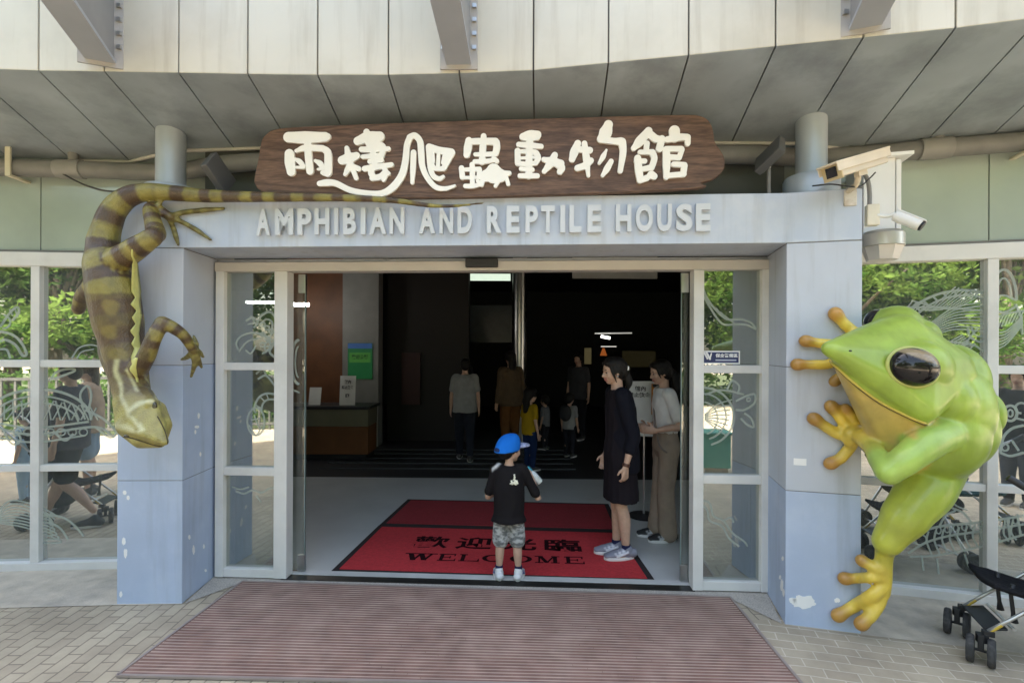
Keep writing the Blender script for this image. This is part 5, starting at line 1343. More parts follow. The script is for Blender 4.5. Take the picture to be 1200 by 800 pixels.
def lizcol(co, nr, c):
    nz_ = noise.noise(Vector(co) * 11.0)
    c = mixc(c, (0.075, 0.048, 0.02), max(0.0, min(0.7, 0.9 * noise.noise(Vector(co) * 19.0 + Vector((4, 4, 4))))))
    if nr.y > 0.35 or co.z > 2.35: return c
    x, y = proj(co); x += 5 * nz_; y += 5 * noise.noise(Vector(co) * 9.0 + Vector((9, 2, 5)))
    if 346 < y < 452 and 90 < x < 175 and co.y > 3.0:
        ax = np.interp(y, [310, 340, 374, 405, 430, 452], [125, 132, 138, 144, 149, 152]) - 8
        q = (y - 362) / 29.0; j = round(q); dy = (y - (362 + 29 * j)) / 9.0; dx = (x - ax + (5 if j % 2 else 0)) / 11.0
        k = sst(1.25, 0.45, 0) if False else max(0.0, min(1.0, 2.2 - 1.9 * (dx * dx + dy * dy)))
        base = mixc(c, (0.088, 0.052, 0.024), 0.75)
        c2 = mixc(base, (0.26, 0.20, 0.042), k * (0.60 if y < 425 else 0.0))
        if y > 425:
            for pl, wd in STRK:
                d = seg_d(x, y, pl)
                if d < wd: c2 = mixc(c2, (0.55, 0.52, 0.26), 1 - d / wd * 0.6)
        return c2
    if y >= 452 and x < 206 and co.y < 3.2:
        k = sst(452, 482, y); c2 = mixc((0.115, 0.078, 0.035), (0.36, 0.31, 0.085), k)
        c2 = mixc(c2, (0.19, 0.145, 0.05), 0.35 * (0.5 + 0.5 * math.sin(x * 0.31 + y * 0.23)))
        for pl, wd in STRK:
            d = seg_d(x, y, pl)
            if d < wd * 1.2: c2 = mixc(c2, (0.60, 0.57, 0.33), 1 - d / (wd * 1.2) * 0.7)
        return c2
    return c
lz = lb.build('skin', M_lizp, liz, voxel=0.0085, smooth=3, colsmooth=1, colfn=lizcol)
ls = surface(lz, liz)
def surf_line(name, pl, r, mat, lift=0.0, n=6):
    P2 = crom([Vector((*p, 0)) for p in pl], [0.0] * len(pl), n)[0]; Q2 = [ls(p.x, p.y, lift) for p in P2]; Q2 = [q for q in Q2 if q is not None]
    MB().tube(Q2, [r * 0.4] + [r] * (len(Q2) - 2) + [r * 0.4], 6).build(name, mat, liz, smooth='all')
M_lm = mk('lizard_mouth', (0.05, 0.035, 0.012), 0.7)
surf_line('mouth_line', [(142, 511.5), (152, 512.5), (164, 516), (178, 520.5), (190, 523), (196, 522)], 0.004, M_lm)
surf_line('mouth_line', [(184, 487), (189, 496), (193.5, 506), (196, 515), (196.5, 521)], 0.0035, M_lm)
# serrated pale crest along the flank
rows = []
yy = 292.0
while yy < 449:
    xr = np.interp(yy, [p[0] for p in crx], [p[1] for p in crx]) + 1.5
    w_ = np.interp(yy, [292, 306, 318, 430, 449], [0.8, 2.0, 5.0, 4.5, 1.0]); tooth = abs(((yy / 15.5) % 1.0) - 0.5) * 2
    w_ += tooth * np.interp(yy, [300, 318, 430, 449], [0.5, 6.5, 4.5, 0.5])
    row = [ls(xr - w_ * f, yy, 0.0035) for f in (0, .33, .66, 1.0)]
    if all(q is not None for q in row) and max(q.y for q in row) - min(q.y for q in row) < 0.10: rows.append(row)
    yy += 1.9
cm = MB(); vr = [[cm.bm.verts.new(q) for q in r] for r in rows]; vb = [[cm.bm.verts.new(q + Vector((0, 0.008, 0))) for q in r] for r in rows]
for G in (vr, vb):
    for A2, B2 in zip(G, G[1:]):
        for k in range(3): cm.bm.faces.new((A2[k], A2[k + 1], B2[k + 1], B2[k]))
for k in (0, 3):
    for i2 in range(len(rows) - 1): cm.bm.faces.new((vr[i2][k], vr[i2 + 1][k], vb[i2 + 1][k], vb[i2][k]))
cm.build('crest', mk('crest_yellow', (0.56, 0.54, 0.17), 0.5, var=0.12, scale=20), liz, smooth='all')
M_leye = mk('lizard_eye', (0.05, 0.04, 0.015), 0.15, coat=0.8)
MB().ell(ls(181.5, 476, -0.006), (0.013, 0.014, 0.030), 14).build('eye', M_leye, liz, smooth='all')
MB().ell(ls(150, 511.0, -0.008), (0.034, 0.014, 0.010), 14).build('eye', M_leye, liz, smooth='all')
# ------------------------------------------------------------------ people
SKIN = (0.50, 0.31, 0.22); LIP = (0.36, 0.13, 0.11)
M_skin = mk('skin_tone', (1, 1, 1), 0.5, var=0.08, scale=35, attr=True, bump=0.1, bscale=90)
def cloth(name, col, rough=0.85, var=0.10, scale=12, bump=0.25, bscale=18, sheen=0.0, spec=0.15, **k): return mk(name, col, rough, var=var, scale=scale, bump=bump, bscale=bscale, sheen=sheen, spec=spec, **k)

def levels(H, child=False):
    if child: return dict(H=H, ankle=.05*H, knee=.255*H, hip=.45*H, waist=.56*H, chest=.66*H, sh=.755*H, neck=.785*H, chin=.800*H, hh=.180*H, sw=.098*H, hw=.052*H)
    return dict(H=H, ankle=.045*H, knee=.28*H, hip=.51*H, waist=.615*H, chest=.725*H, sh=.815*H, neck=.850*H, chin=.870*H, hh=.131*H, sw=.098*H, hw=.052*H)

class Person:
    """faces +x, left hand side +y. arms / legs are lists of joints in metres."""
    def __init__(s, label, loc, yaw, H, child=False, lean=0.0, head_yaw=0.0, head_pitch=0.0, armL=None, armR=None, legL=None, legR=None, group=None, voxel=0.006, skin=SKIN, thick=1.0, sit=None, name='person'):
        s.L = L = levels(H, child); s.H = H; s.child = child; s.vox = voxel; s.skin = skin; s.k = thick
        s.root = empty(name, label, 'person', loc, yaw, group)
        z = L
        s.lean = lean
        def X(h): return lean * max(0.0, (h - L['hip']) / (L['chin'] - L['hip']))     # forward shift with height
        s.X = X
        s.shL = Vector((X(L['sh']), L['sw'] * thick, L['sh'])); s.shR = Vector((X(L['sh']), -L['sw'] * thick, L['sh']))
        s.hipL = Vector((0, L['hw'], L['hip'])); s.hipR = Vector((0, -L['hw'], L['hip']))
        al = .165 * H; fl = .145 * H
        s.armL = [Vector(p) for p in armL] if armL else [s.shL + Vector((-.01 * H, .03 * H, -al)), s.shL + Vector((.02 * H, .04 * H, -al - fl))]
        s.armR = [Vector(p) for p in armR] if armR else [s.shR + Vector((-.01 * H, -.03 * H, -al)), s.shR + Vector((.02 * H, -.04 * H, -al - fl))]
        s.legL = [Vector(p) for p in legL] if legL else [Vector((.012 * H, L['hw'], L['knee'])), Vector((0, L['hw'], L['ankle']))]
        s.legR = [Vector(p) for p in legR] if legR else [Vector((.012 * H, -L['hw'], L['knee'])), Vector((0, -L['hw'], L['ankle']))]
        b = s.b = Blob(skin)
        f = H * thick
        rings = [(L['hip'] - .045 * H, .045, .055), (L['hip'], .066, .088), (L['hip'] + .04 * H, .064, .088), (L['waist'], .052, .072), (L['chest'] - .03 * H, .058, .080), (L['chest'] + .03 * H, .060, .088), (L['sh'] - .01 * H, .048, .090), (L['sh'] + .015 * H, .036, .060), (L['neck'], .030, .034)]
        s.tr = [(Vector((X(zz), 0, zz)), a * f, c * f) for zz, a, c in rings]
        b.loft(s.tr, 24)
        s.legs = []
        for hp, lg in ((s.hipL, s.legL), (s.hipR, s.legR)):
            kn, an = lg
            mid = hp.lerp(kn, .5); cf = kn.lerp(an, .33) - Vector((.008 * H, 0, 0))
            b.limb([hp, mid, kn, cf, an], [.054 * f, .046 * f, .033 * f, .033 * f, .020 * f], skin)
        for sh, ar in ((s.shL, s.armL), (s.shR, s.armR)):
            el, wr = ar
            b.limb([sh, sh.lerp(el, .5), el, el.lerp(wr, .4), wr], [.028 * f, .0255 * f, .021 * f, .0205 * f, .0140 * f], skin)
        # head
        h = L['hh']; nb = Vector((X(L['neck']), 0, L['neck'])); c0 = Vector((X(L['chin']) + .008 * H, 0, L['chin']))
        b.limb([nb - Vector((0, 0, .03 * H)), nb, c0 + Vector((-.05 * h, 0, .18 * h))], [.037 * f, .031 * f, .030 * f], skin)
        s.HM = Matrix.Translation(c0) @ Matrix.Rotation(head_yaw, 4, 'Z') @ Matrix.Rotation(head_pitch, 4, 'Y') @ Matrix.Diagonal((h, h, h, 1))
        s.h = h
        s.head()
    def hp(s, x, y, z): return s.HM @ Vector((x, y, z))
    def head(s):
        b, h = s.b, s.h; R3 = s.HM.to_3x3() * (1.0 / h)
        def e(c, r, col=None): b.ell(s.hp(*c), tuple(q * h for q in r), M=R3, col=col or s.skin)
        ch = s.child
        e((-.03, 0, .62), (.43, .345, .38)); e((.13, 0, .40), (.27, .27, .37)); e((.22, 0, .12), (.13, .14, .11)); e((.06, 0, .24), (.21, .25, .19))
        e((.33, .12, .56), (.07, .11, .05)); e((.33, -.12, .56), (.07, .11, .05))
        e((.26, .15, .35), (.11, .11, .12)); e((.26, -.15, .35), (.11, .11, .12))
        b.limb([s.hp(.37, 0, .52), s.hp(.42, 0, .42), s.hp(.455, 0, .345)], [.035 * h, .042 * h, .052 * h], s.skin)
        e((.40, .055, .33), (.045, .04, .035)); e((.40, -.055, .33), (.045, .04, .035))
        e((.375, 0, .228), (.045, .10, .032), LIP); e((.365, 0, .178), (.042, .085, .032), LIP)
        for sg in (1, -1):
            e((-.02, sg * .345, .45), (.085, .035, .125))
    def eyes(s):
        h = s.h; R3 = s.HM.to_3x3() * (1.0 / h)
        for sg in (1, -1):
            MB().ell(s.hp(.325, sg * .135, .475), (.046 * h, .06 * h, .026 * h), 12, R3).build('eye', mk('eye_white', (0.30, 0.26, 0.24), 0.4), s.root, smooth='all', world=False)
            MB().ell(s.hp(.352, sg * .135, .475), (.028 * h, .040 * h, .030 * h), 10, R3).build('iris', mk('eye_dark', (0.012, 0.008, 0.006), 0.2), s.root, smooth='all', world=False)
            MB().ell(s.hp(.365, sg * .14, .585), (.03 * h, .09 * h, .018 * h), 10, R3).build('eyebrow', mk('brow', (0.02, 0.014, 0.011), 0.8), s.root, smooth='all', world=False)
    def hand(s, wr, d, palm_n, thumb_side, size=None, curl=0.35, spread=0.10):
        """d: direction of the fingers, palm_n: where the palm faces"""
        b = s.b; S = size or .105 * s.H; d = Vector(d).normalized(); n = Vector(palm_n); n = (n - d * n.dot(d)).normalized(); t = d.cross(n) * thumb_side
        M3 = Matrix((d, t, n)).transposed()
        pc = wr + d * S * .25
        b.limb([wr - d * S * .05, wr + d * S * .10, wr + d * S * .42], [(.15 * S, .13 * S), (.22 * S, .12 * S), (.24 * S, .10 * S)], s.skin, ref=t, n=12)
        for k, (off, ln) in enumerate(((.17, .44), (.06, .50), (-.06, .47), (-.17, .37))):
            p0 = wr + d * S * .38 + t * S * off; v = (d + t * (off * spread * 4)).normalized()
            p1 = p0 + v * S * ln * .45; v2 = (v + n * curl).normalized(); p2 = p1 + v2 * S * ln * .32; v3 = (v2 + n * curl).normalized(); p3 = p2 + v3 * S * ln * .28
            b.limb([p0, p1, p2, p3], [.062 * S, .058 * S, .053 * S, .045 * S], s.skin, n=8, sub=3)
        p0 = wr + d * S * .12 + t * S * .16; v = (d * .55 + t * .75 + n * .25).normalized(); p1 = p0 + v * S * .20; v = (d * .85 + t * .25 + n * .35).normalized(); p2 = p1 + v * S * .20
        b.limb([p0, p1, p2], [.080 * S, .070 * S, .055 * S], s.skin, n=8, sub=3)
    def foot(s, an, d):
        d = Vector(d).normalized(); H = s.H; g = Vector((an.x, an.y, 0))
        s.b.limb([g - d * .025 * H + Vector((0, 0, .026 * H)), g + d * .03 * H + Vector((0, 0, .024 * H)), g + d * .095 * H + Vector((0, 0, .014 * H))], [.022 * H, .024 * H, .013 * H], s.skin)
    def finish(s): return s.b.build('body', M_skin, s.root, voxel=s.vox, smooth=3, colsmooth=2, world=False)
    # clothes: each a blob of its own over the same skeleton
    def torso(s, z0, z1, grow=.008, n=24, hem=1.0):
        out = []; bag = hem > 1.0; wmin = (0, 0)
        zs_ = sorted([z0, z1] + [c.z for c, _, _ in s.tr if z0 + .01 < c.z < z1 - .01])
        for zz in zs_:
            zc = [c.z for c, _, _ in s.tr]; a = np.interp(zz, zc, [q[1] for q in s.tr]); c = np.interp(zz, zc, [q[2] for q in s.tr])
            if bag and zz < s.L['chest']:
                a = max(a, .072 * s.H * s.k); c = max(c, (.092 if s.child else .100) * s.H * s.k)
            k = hem if zz == z0 else 1.0
            out.append((Vector((s.X(zz), 0, zz)), (a + grow * s.H) * k, (c + grow * s.H) * k))
        return out
    def top(s, col, mat, z0, sleeve=0.5, grow=.009, name='shirt', z1=None, loose=1.0, vox=None, smooth=4, colfn=None):
        b = Blob(col); H = s.H
        b.loft(s.torso(z0, z1 or s.L['neck'] - .004 * H, grow, hem=1.04 * loose), 28)
        for sh, ar in ((s.shL, s.armL), (s.shR, s.armR)):
            el, wr = ar; f = H * s.k
            if sleeve <= 1: q = [sh - Vector((0, sh.y * .35, -.004 * H)), sh, sh.lerp(el, sleeve * .6), sh.lerp(el, sleeve)]; r = [.036 * f, .038 * f, .036 * f, .037 * f]
            else: q = [sh - Vector((0, sh.y * .35, -.004 * H)), sh, sh.lerp(el, .6), el, el.lerp(wr, sleeve - 1)]; r = [.036 * f, .038 * f, .034 * f, .031 * f, .026 * f]
            b.limb(q, r, col)
        return b.build(name, mat, s.root, voxel=vox or s.vox * 1.1, smooth=smooth, world=False, colfn=colfn, disp=(.0045 * (1 if s.vox < .01 else 1.6), (13, 13, 9)))
    def trousers(s, col, mat, end=1.0, r_end=.036, grow=.008, name='trousers', top=None, vox=None, flare=None):
        b = Blob(col); H = s.H; f = H * s.k
        b.loft(s.torso(s.L['hip'] - .045 * H, top or s.L['waist'], grow), 28)
        for hp, lg in ((s.hipL, s.legL), (s.hipR, s.legR)):
            kn, an = lg; hp = hp + Vector((0, 0, .01 * H))
            if end <= .5: e = hp.lerp(kn, end * 2); q = [hp, hp.lerp(e, .5), e]; r = [.055 * f, .058 * f, r_end * f]
            else:
                e = kn.lerp(an, (end - .5) * 2); q = [hp, hp.lerp(kn, .5), kn, kn.lerp(e, .55), e]; m = flare or .047
                r = [.064 * f, .056 * f, m * f, (m + r_end) / 2 * f, r_end * f]
            b.limb(q, r, col)
        return b.build(name, mat, s.root, voxel=vox or s.vox * 1.1, smooth=4, world=False, disp=(.0045, (14, 14, 10)))
    def shoe(s, an, d, up, sole, upc, accent=None, high=.05, name='shoe'):
        d = Vector(d).normalized(); H = s.H; t = Vector((-d.y, d.x, 0)); g = Vector((an.x, an.y, 0)); k = H * (1.08 if s.child else 1.0)
        b = Blob(upc)
        b.limb([g - d * .034 * k + Vector((0, 0, .030 * k)), g + d * .015 * k + Vector((0, 0, .032 * k)), g + d * .060 * k + Vector((0, 0, .026 * k)), g + d * .103 * k + Vector((0, 0, .020 * k))], [(.026 * k, .024 * k), (.027 * k, .024 * k), (.029 * k, .018 * k), (.023 * k, .011 * k)], upc, ref=t)
        b.limb([g + Vector((0, 0, .03 * k)) - d * .004 * k, g + Vector((0, 0, high * k)) - d * .006 * k], [.028 * k, .026 * k], upc)
        if accent:
            for q in (.02, .04, .06): b.limb([g + d * q * k + t * .02 * k + Vector((0, 0, .052 * k - q * .35 * k)), g + d * q * k - t * .02 * k + Vector((0, 0, .052 * k - q * .35 * k))], [.0045 * k, .0045 * k], accent, n=8)
            for sg in (1, -1): b.limb([g + d * .0 * k + t * sg * .0275 * k + Vector((0, 0, .040 * k)), g + d * .05 * k + t * sg * .0285 * k + Vector((0, 0, .022 * k))], [.005 * k, .006 * k], accent, n=8)
        sh = b.build(name, up, s.root, voxel=s.vox * .75, smooth=2, world=False)
        pts = []
        for i in range(24):
            a = 2 * math.pi * i / 24; ca, sa = math.cos(a), math.sin(a)
            w = .030 + .006 * max(0, ca) - .003 * (ca < -.3)
            pts.append(g + d * (.036 * k + ca * .078 * k) + t * (sa * w * k))
        m = MB(); m.prism([(p.x, p.y) for p in pts], .0012, .016 * k)
        m.build('sole', sole, sh, smooth=True, bevel=.003, world=False)
        return sh
    def blob(s, name, mat, fn, vox=None, smooth=3, parent=None, colfn=None, disp=None):
        b = Blob((0.5, 0.5, 0.5)); fn(b); return b.build(name, mat, parent or s.root, voxel=vox or s.vox, smooth=smooth, world=False, colfn=colfn, disp=disp)
    def hair(s, mat, extra=None, col=(0.012, 0.009, 0.008), fringe=True, vol=1.0, locks=True):
        h = s.h; R3 = s.HM.to_3x3() * (1.0 / h)
        def fn(b):
            def e(c, r): b.ell(s.hp(*c), tuple(q * h for q in r), M=R3, col=col)
            e((-.08, 0, .67), (.43 * vol, .385 * vol, .40 * vol)); e((-.22, 0, .46), (.29, .345, .36))
            for sg in (1, -1):
                if locks: e((.10, sg * .22, .80), (.25, .16, .17))
                e((-.04, sg * .325, .56), (.20, .07, .22))
            if locks:
                for sg in (1, -1): b.limb([s.hp(.20, sg * .27, .78), s.hp(.20, sg * .335, .52), s.hp(.13, sg * .335, .28)], [.06 * h, .05 * h, .025 * h], col)
            if fringe: e((.22, .12, .82), (.19, .20, .13)); e((.22, -.12, .82), (.19, .20, .13))
            if extra: extra(b, e)
        return s.blob('hair', mat, fn, vox=max(.005, s.vox))

M_hair = mk('hair_black', (0.009, 0.007, 0.006), 0.55, spec=0.25, var=0.35, scale=60, bump=0.5, bscale=120)
M_hairb = mk('hair_brown', (0.030, 0.018, 0.012), 0.4, var=0.35, scale=60, bump=0.5, bscale=120)

def on_ground(x, y): p = gp(x, y); return (p.x, p.y, 0)

# ---- boy at the threshold, seen from behind
H = 1.055
bp = gp(596, 678, 0.012)
L = levels(H, True)
boy = Person('small boy in bright blue cap, black T-shirt and grey camouflage shorts standing at the doorway', (bp.x, bp.y, 0.0145), R(86), H, True, head_yaw=R(-48), head_pitch=R(4), lean=0.02,
             armL=[(0.035, .160, .585), (0.13, .08, .60)], armR=[(.035, -.215, .575), (0.055, -.172, .715)],
             legL=[(.012, .062, L['knee']), (-.005, .070, L['ankle'])], legR=[(.012, -.062, L['knee']), (-.005, -.072, L['ankle'])], voxel=0.0055, thick=0.95)
boy.hand(boy.armR[1], (0.3, 0.35, 0.75), (-0.3, 1.0, 0.1), 1, .105, curl=1.0)
boy.hand(boy.armL[1], (0.8, -.6, .1), (0, -.4, -.8), 1, .10, curl=.6)
boy.foot(boy.legL[1], (1, .25, 0)); boy.foot(boy.legR[1], (1, -.15, 0))
boy.finish(); boy.eyes()
boy.hair(M_hair, fringe=False, vol=.94, locks=False)
M_tee = cloth('black_tee', (0.020, 0.017, 0.019), attr=False)
M_attr_cloth = mk('printed_cloth', (1, 1, 1), 0.85, spec=0.15, var=0.08, scale=14, attr=True, bump=0.25, bscale=18)
def teecol(co, nr, c):
    # pale raglan stripe over the boy's own left shoulder
    if co.z > .745 * H * .97 and .045 < co.y < .125 and -.06 < co.x < .03 and abs(co.y - .045 - (0.815 * H - co.z) * 1.2) < .014: return (0.55, 0.54, 0.53)
    return None
boy.top((0.012, 0.010, 0.011), M_attr_cloth, .402 * H, sleeve=.80, grow=.020, name='t_shirt', loose=1.14, colfn=teecol)
def pr(b):
    for dx, dz, r in ((0, .735, .008), (.002, .72, .009), (.0, .705, .010), (-.02, .697, .008), (.018, .697, .009), (-.014, .682, .012), (.012, .680, .012), (.026, .684, .007), (-.028, .680, .006), (0, .688, .008)):
        b.ell((-.082 + .02 * (dz - .68) / .05, -.043 - dx, dz * H * 1.01 - .012), (.006, r, r), col=(0.78, 0.72, 0.52))
M_cam = bpy.data.materials.new('camouflage'); M_cam.use_nodes = True
n_ = M_cam.node_tree.nodes; l_ = M_cam.node_tree.links; tc_ = n_.new('ShaderNodeTexCoord'); nz_ = n_.new('ShaderNodeTexNoise'); nz_.inputs['Scale'].default_value = 26; nz_.inputs['Detail'].default_value = 2
mp_ = n_.new('ShaderNodeMapping'); mp_.inputs['Scale'].default_value = (1, .8, 1.8); l_.new(tc_.outputs['Object'], mp_.inputs['Vector']); l_.new(mp_.outputs[0], nz_.inputs['Vector'])
cr_ = n_.new('ShaderNodeValToRGB'); cr_.color_ramp.interpolation = 'CONSTANT'
cr_.color_ramp.elements[0].color = (.15, .155, .155, 1); cr_.color_ramp.elements[1].position = .46; cr_.color_ramp.elements[1].color = (.30, .30, .29, 1)
e_ = cr_.color_ramp.elements.new(.56); e_.color = (.45, .45, .44, 1)
l_.new(nz_.outputs['Fac'], cr_.inputs[0]); l_.new(cr_.outputs[0], n_['Principled BSDF'].inputs['Base Color']); n_['Principled BSDF'].inputs['Roughness'].default_value = .9
boy.trousers((.3, .3, .3), M_cam, end=.485, r_end=.060, grow=.003, top=.50 * H, name='shorts')
M_shoew = mk('shoe_white', (1, 1, 1), 0.5, var=0.05, attr=True)
M_sole = mk('shoe_sole', (0.72, 0.71, 0.69), 0.6)
M_navy = cloth('navy_sock', (0.022, 0.026, 0.075))
for an, d in ((boy.legL[1], (1, .25, 0)), (boy.legR[1], (1, -.15, 0))):
    boy.shoe(an, d, M_shoew, M_sole, (.66, .66, .66), (.06, .10, .26), high=.058)
    MB().tube([Vector((an.x, an.y, .05)), Vector((an.x, an.y, .100))], [.026, .028], 14).build('sock', M_navy, boy.root, smooth=True, world=False)
M_cap = cloth('blue_cap', (0.012, 0.16, 0.62), var=0.06, bump=0.1)
h = boy.h; R3 = boy.HM.to_3x3() * (1.0 / h)
cp = Blob((.01, .15, .6))
prof = []
for k in range(10):
    a = R(90 * k / 9.0); prof.append((boy.hp(-.05 - .10 * (1 - math.sin(a)), 0, .44 + .64 * math.sin(a)), .53 * math.cos(a) ** .62 + .006, .43 * math.cos(a) ** .62 + .006))
RR = []
for c, ax, ay in prof:
    RR.append([c + R3 @ Vector((ax * h * math.cos(2 * math.pi * j / 28), ay * h * math.sin(2 * math.pi * j / 28), .08 * h * math.cos(2 * math.pi * j / 28) * (ax / .53))) for j in range(28)])
cp.rings(RR, None, (.01, .15, .6))
cap = cp.build('cap', M_cap, boy.root, voxel=.005, smooth=2, world=False)
br = Blob((.6, .62, .7))
br.hull([(boy.hp(.36, .24, .60), .010), (boy.hp(.36, -.24, .60), .010), (boy.hp(.84, .13, .62), .009), (boy.hp(.84, -.13, .62), .009), (boy.hp(.90, 0, .64), .009), (boy.hp(.62, 0, .68), .011)], (.5, .53, .66))
br.build('brim', mk('brim_print', (0.42, 0.46, 0.66), 0.7, var=0.5, scale=40), cap, voxel=.005, smooth=3, world=False)
MB().ell(boy.hp(-.64, 0, .48), (.05 * h, .17 * h, .085 * h), 14, R3).build('back_opening', mk('cap_navy', (0.012, 0.03, 0.12), 0.9), cap, smooth='all', world=False)
boy.blob('shirt_print', mk('print_cream', (0.72, 0.68, 0.52), 0.7, var=0.25, scale=60), pr, vox=.004, smooth=1)
# bottle held at the chin
Wb = Matrix.Translation((bp.x, bp.y, 0.0145)) @ Matrix.Rotation(R(86), 4, 'Z')
c1 = px(614, 544, 3.80); c2 = px(633, 565, 3.80)
t = empty('water_bottle', 'clear water bottle with turquoise cap raised in the boy hand', 'bottle', c2)
dv = (c1 - c2).normalized()
MB().tube([c2, c2 + dv * .012, c2 + dv * .09, c2 + dv * .105], [.024, .027, .027, .018], 16).build('bottle_body', mk('bottle_clear', (0.55, 0.58, 0.57), 0.15, coat=0.6, var=0.15, scale=30), t, smooth=True)
MB().tube([c2 + dv * .1055, c2 + dv * .150], [.021, .019], 16).build('cap', mk('bottle_teal', (0.05, 0.33, 0.42), 0.35), t, smooth=True, bevel=.003)

# ---- woman in the dark dress
H = 1.60; w1 = gp(727, 652, 0.012)
w = Person('woman in black cardigan and knee-length dark dress with grey sneakers on the red mat', (w1.x, w1.y, 0.0178), R(184), H, head_yaw=R(4), head_pitch=R(6), lean=0.035,
           armL=[(-.045, .195, 1.00), (.02, .200, .765)], armR=[(.00, -.185, 1.01), (.085, -.17, .79)], legL=[(.015, .055, .44), (-.03, .055, .07)], legR=[(.02, -.06, .44), (.02, -.06, .07)], voxel=0.0055, thick=.95)
w.hand(w.armL[1], (.06, 0, -1), (.5, -1, 0), -1, .150, curl=.8, spread=.04); w.hand(w.armR[1], (.15, 0, -1), (.5, 1, 0), 1, .150, curl=.7, spread=.04)
w.foot(w.legL[1], (1, .05, 0)); w.foot(w.legR[1], (1, -.05, 0))
w.finish(); w.eyes()
def bun(b, e):
    e((-.46, .02, .46), (.17, .18, .22)); e((-.44, .0, .22), (.11, .12, .18)); e((-.30, .0, .62), (.27, .32, .30)); e((.06, .0, .95), (.26, .26, .12)); b.limb([w.hp(-.46, .02, .34), w.hp(-.52, .05, .02), w.hp(-.42, .08, -.30)], [.032, .034, .014], (0.01, 0.01, 0.01)); b.limb([w.hp(.16, .30, .70), w.hp(.14, .36, .38), w.hp(.06, .35, .08)], [.012, .010, .005], (0.01, 0.01, 0.01))
w.hair(M_hair, bun, fringe=True)
M_dress = cloth('dark_dress', (0.012, 0.009, 0.012))
M_card = cloth('black_cardigan', (0.007, 0.007, 0.012))
def dress(b):
    rr = []
    for zz, a, c in ((.46, .135, .175), (.52, .134, .172), (.62, .128, .168), (.75, .122, .165), (.85, .118, .160), (.98, .098, .135), (1.10, .105, .145), (1.22, .108, .150), (1.30, .085, .145), (1.345, .062, .085)):
        rr.append((Vector((w.X(zz) + .005 + .01 * math.sin(zz * 9), 0, zz)), a, c))
    b.loft(rr, 30, (0.018, 0.015, 0.02))
w.blob('dress', M_dress, dress, vox=.008, smooth=4, disp=(.010, (19, 19, 3.0)))
def card(b):
    rr = []
    for zz, a, c in ((.70, .125, .178), (.80, .130, .182), (.92, .122, .172), (1.05, .118, .166), (1.20, .120, .168), (1.29, .096, .162), (1.335, .070, .110), (1.36, .056, .070)):
        rr.append((Vector((w.X(zz) - .022, 0, zz)), a, c))
    b.loft(rr, 30)
    for sh, ar in ((w.shL, w.armL), (w.shR, w.armR)):
        el, wr = ar; b.limb([sh - Vector((0, sh.y * .4, -.006)), sh, sh.lerp(el, .55), el, el.lerp(wr, .42)], [.058, .064, .058, .054, .050], n=16)
    b.limb([(w.X(1.34) - .05, .06, 1.335), (w.X(1.34) - .085, 0, 1.30), (w.X(1.34) - .05, -.06, 1.335)], [.03, .036, .03])
w.blob('cardigan', M_card, card, vox=.008, smooth=3, disp=(.006, (12, 12, 8)))
M_sn = mk('sneaker_grey', (1, 1, 1), 0.6, var=0.12, attr=True)
for an, d in ((w.legL[1], (1, .05, 0)), (w.legR[1], (1, -.05, 0))):
    w.shoe(an, d, M_sn, M_sole, (.22, .22, .27), (.62, .60, .64), high=.048)
    MB().tube([Vector((an.x, an.y, .07)), Vector((an.x, an.y, .115))], [.034, .036], 14).build('sock', M_navy, w.root, smooth=True, world=False)
wr = w.armL[1]; el = w.armL[0]; dv = (wr - el).normalized()
MB().tube([wr - dv * .030, wr - dv * .004], .0285, 16).build('wrist_watch', mk('watch_brown', (0.09, 0.03, 0.018), 0.4), w.root, smooth=True, world=False, bevel=.003)
MB().ell(w.hp(.0, .36, .31), .008, 8).build('earring', M_steel, w.root, smooth='all', world=False)
MB().box(w.hp(-.50, .14, .56), (.02, .035, .035)).build('hair_clip', M_white, w.root, bevel=.006, world=False)

# ---- woman in white T-shirt behind her
H = 1.585; w2 = gp(780, 631, 0.006)
q = Person('woman in white T-shirt and wide beige trousers holding her hands before her', (w2.x, w2.y, 0.0065), R(182), H, head_yaw=R(0), head_pitch=R(10), lean=0.02,
           armL=[(-.06, .185, 1.03), (.15, .15, .985)], armR=[(-.03, -.185, 1.03), (.16, -.05, .985)], legL=[(.02, .06, .44), (0, .065, .07)], legR=[(.03, -.06, .44), (.06, -.065, .07)], voxel=0.0055, thick=.92)
q.hand(q.armL[1], (1, -.25, .1), (0, -1, .1), -1, .16, curl=.6); q.hand(q.armR[1], (1, .3, .05), (0, 1, .1), 1, .16, curl=.6)
q.foot(q.legL[1], (1, .05, 0)); q.foot(q.legR[1], (1, -.05, 0))
q.finish(); q.eyes()
def pony(b, e):
    e((-.42, .0, .52), (.14, .12, .16)); b.limb([q.hp(-.40, .04, .50), q.hp(-.56, .10, .15), q.hp(-.52, .16, -.30), q.hp(-.42, .18, -.62)], [.035, .045, .045, .02], (0.016, 0.012, 0.01)); e((.24, .0, .84), (.18, .28, .14))
q.hair(M_hair, pony)
M_wt = cloth('white_tee', (0.66, 0.64, 0.62), sheen=0)
q.top((.66, .64, .62), M_wt, .60 * H, sleeve=.72, grow=.014, name='t_shirt', loose=.96, vox=.008, smooth=5)
M_beige = cloth('beige_trousers', (0.27, 0.215, 0.165), bump=.5, bscale=9)
q.trousers((.3, .25, .2), M_beige, end=1.0, r_end=.056, flare=.052, grow=.012, vox=.008, top=.635 * H)
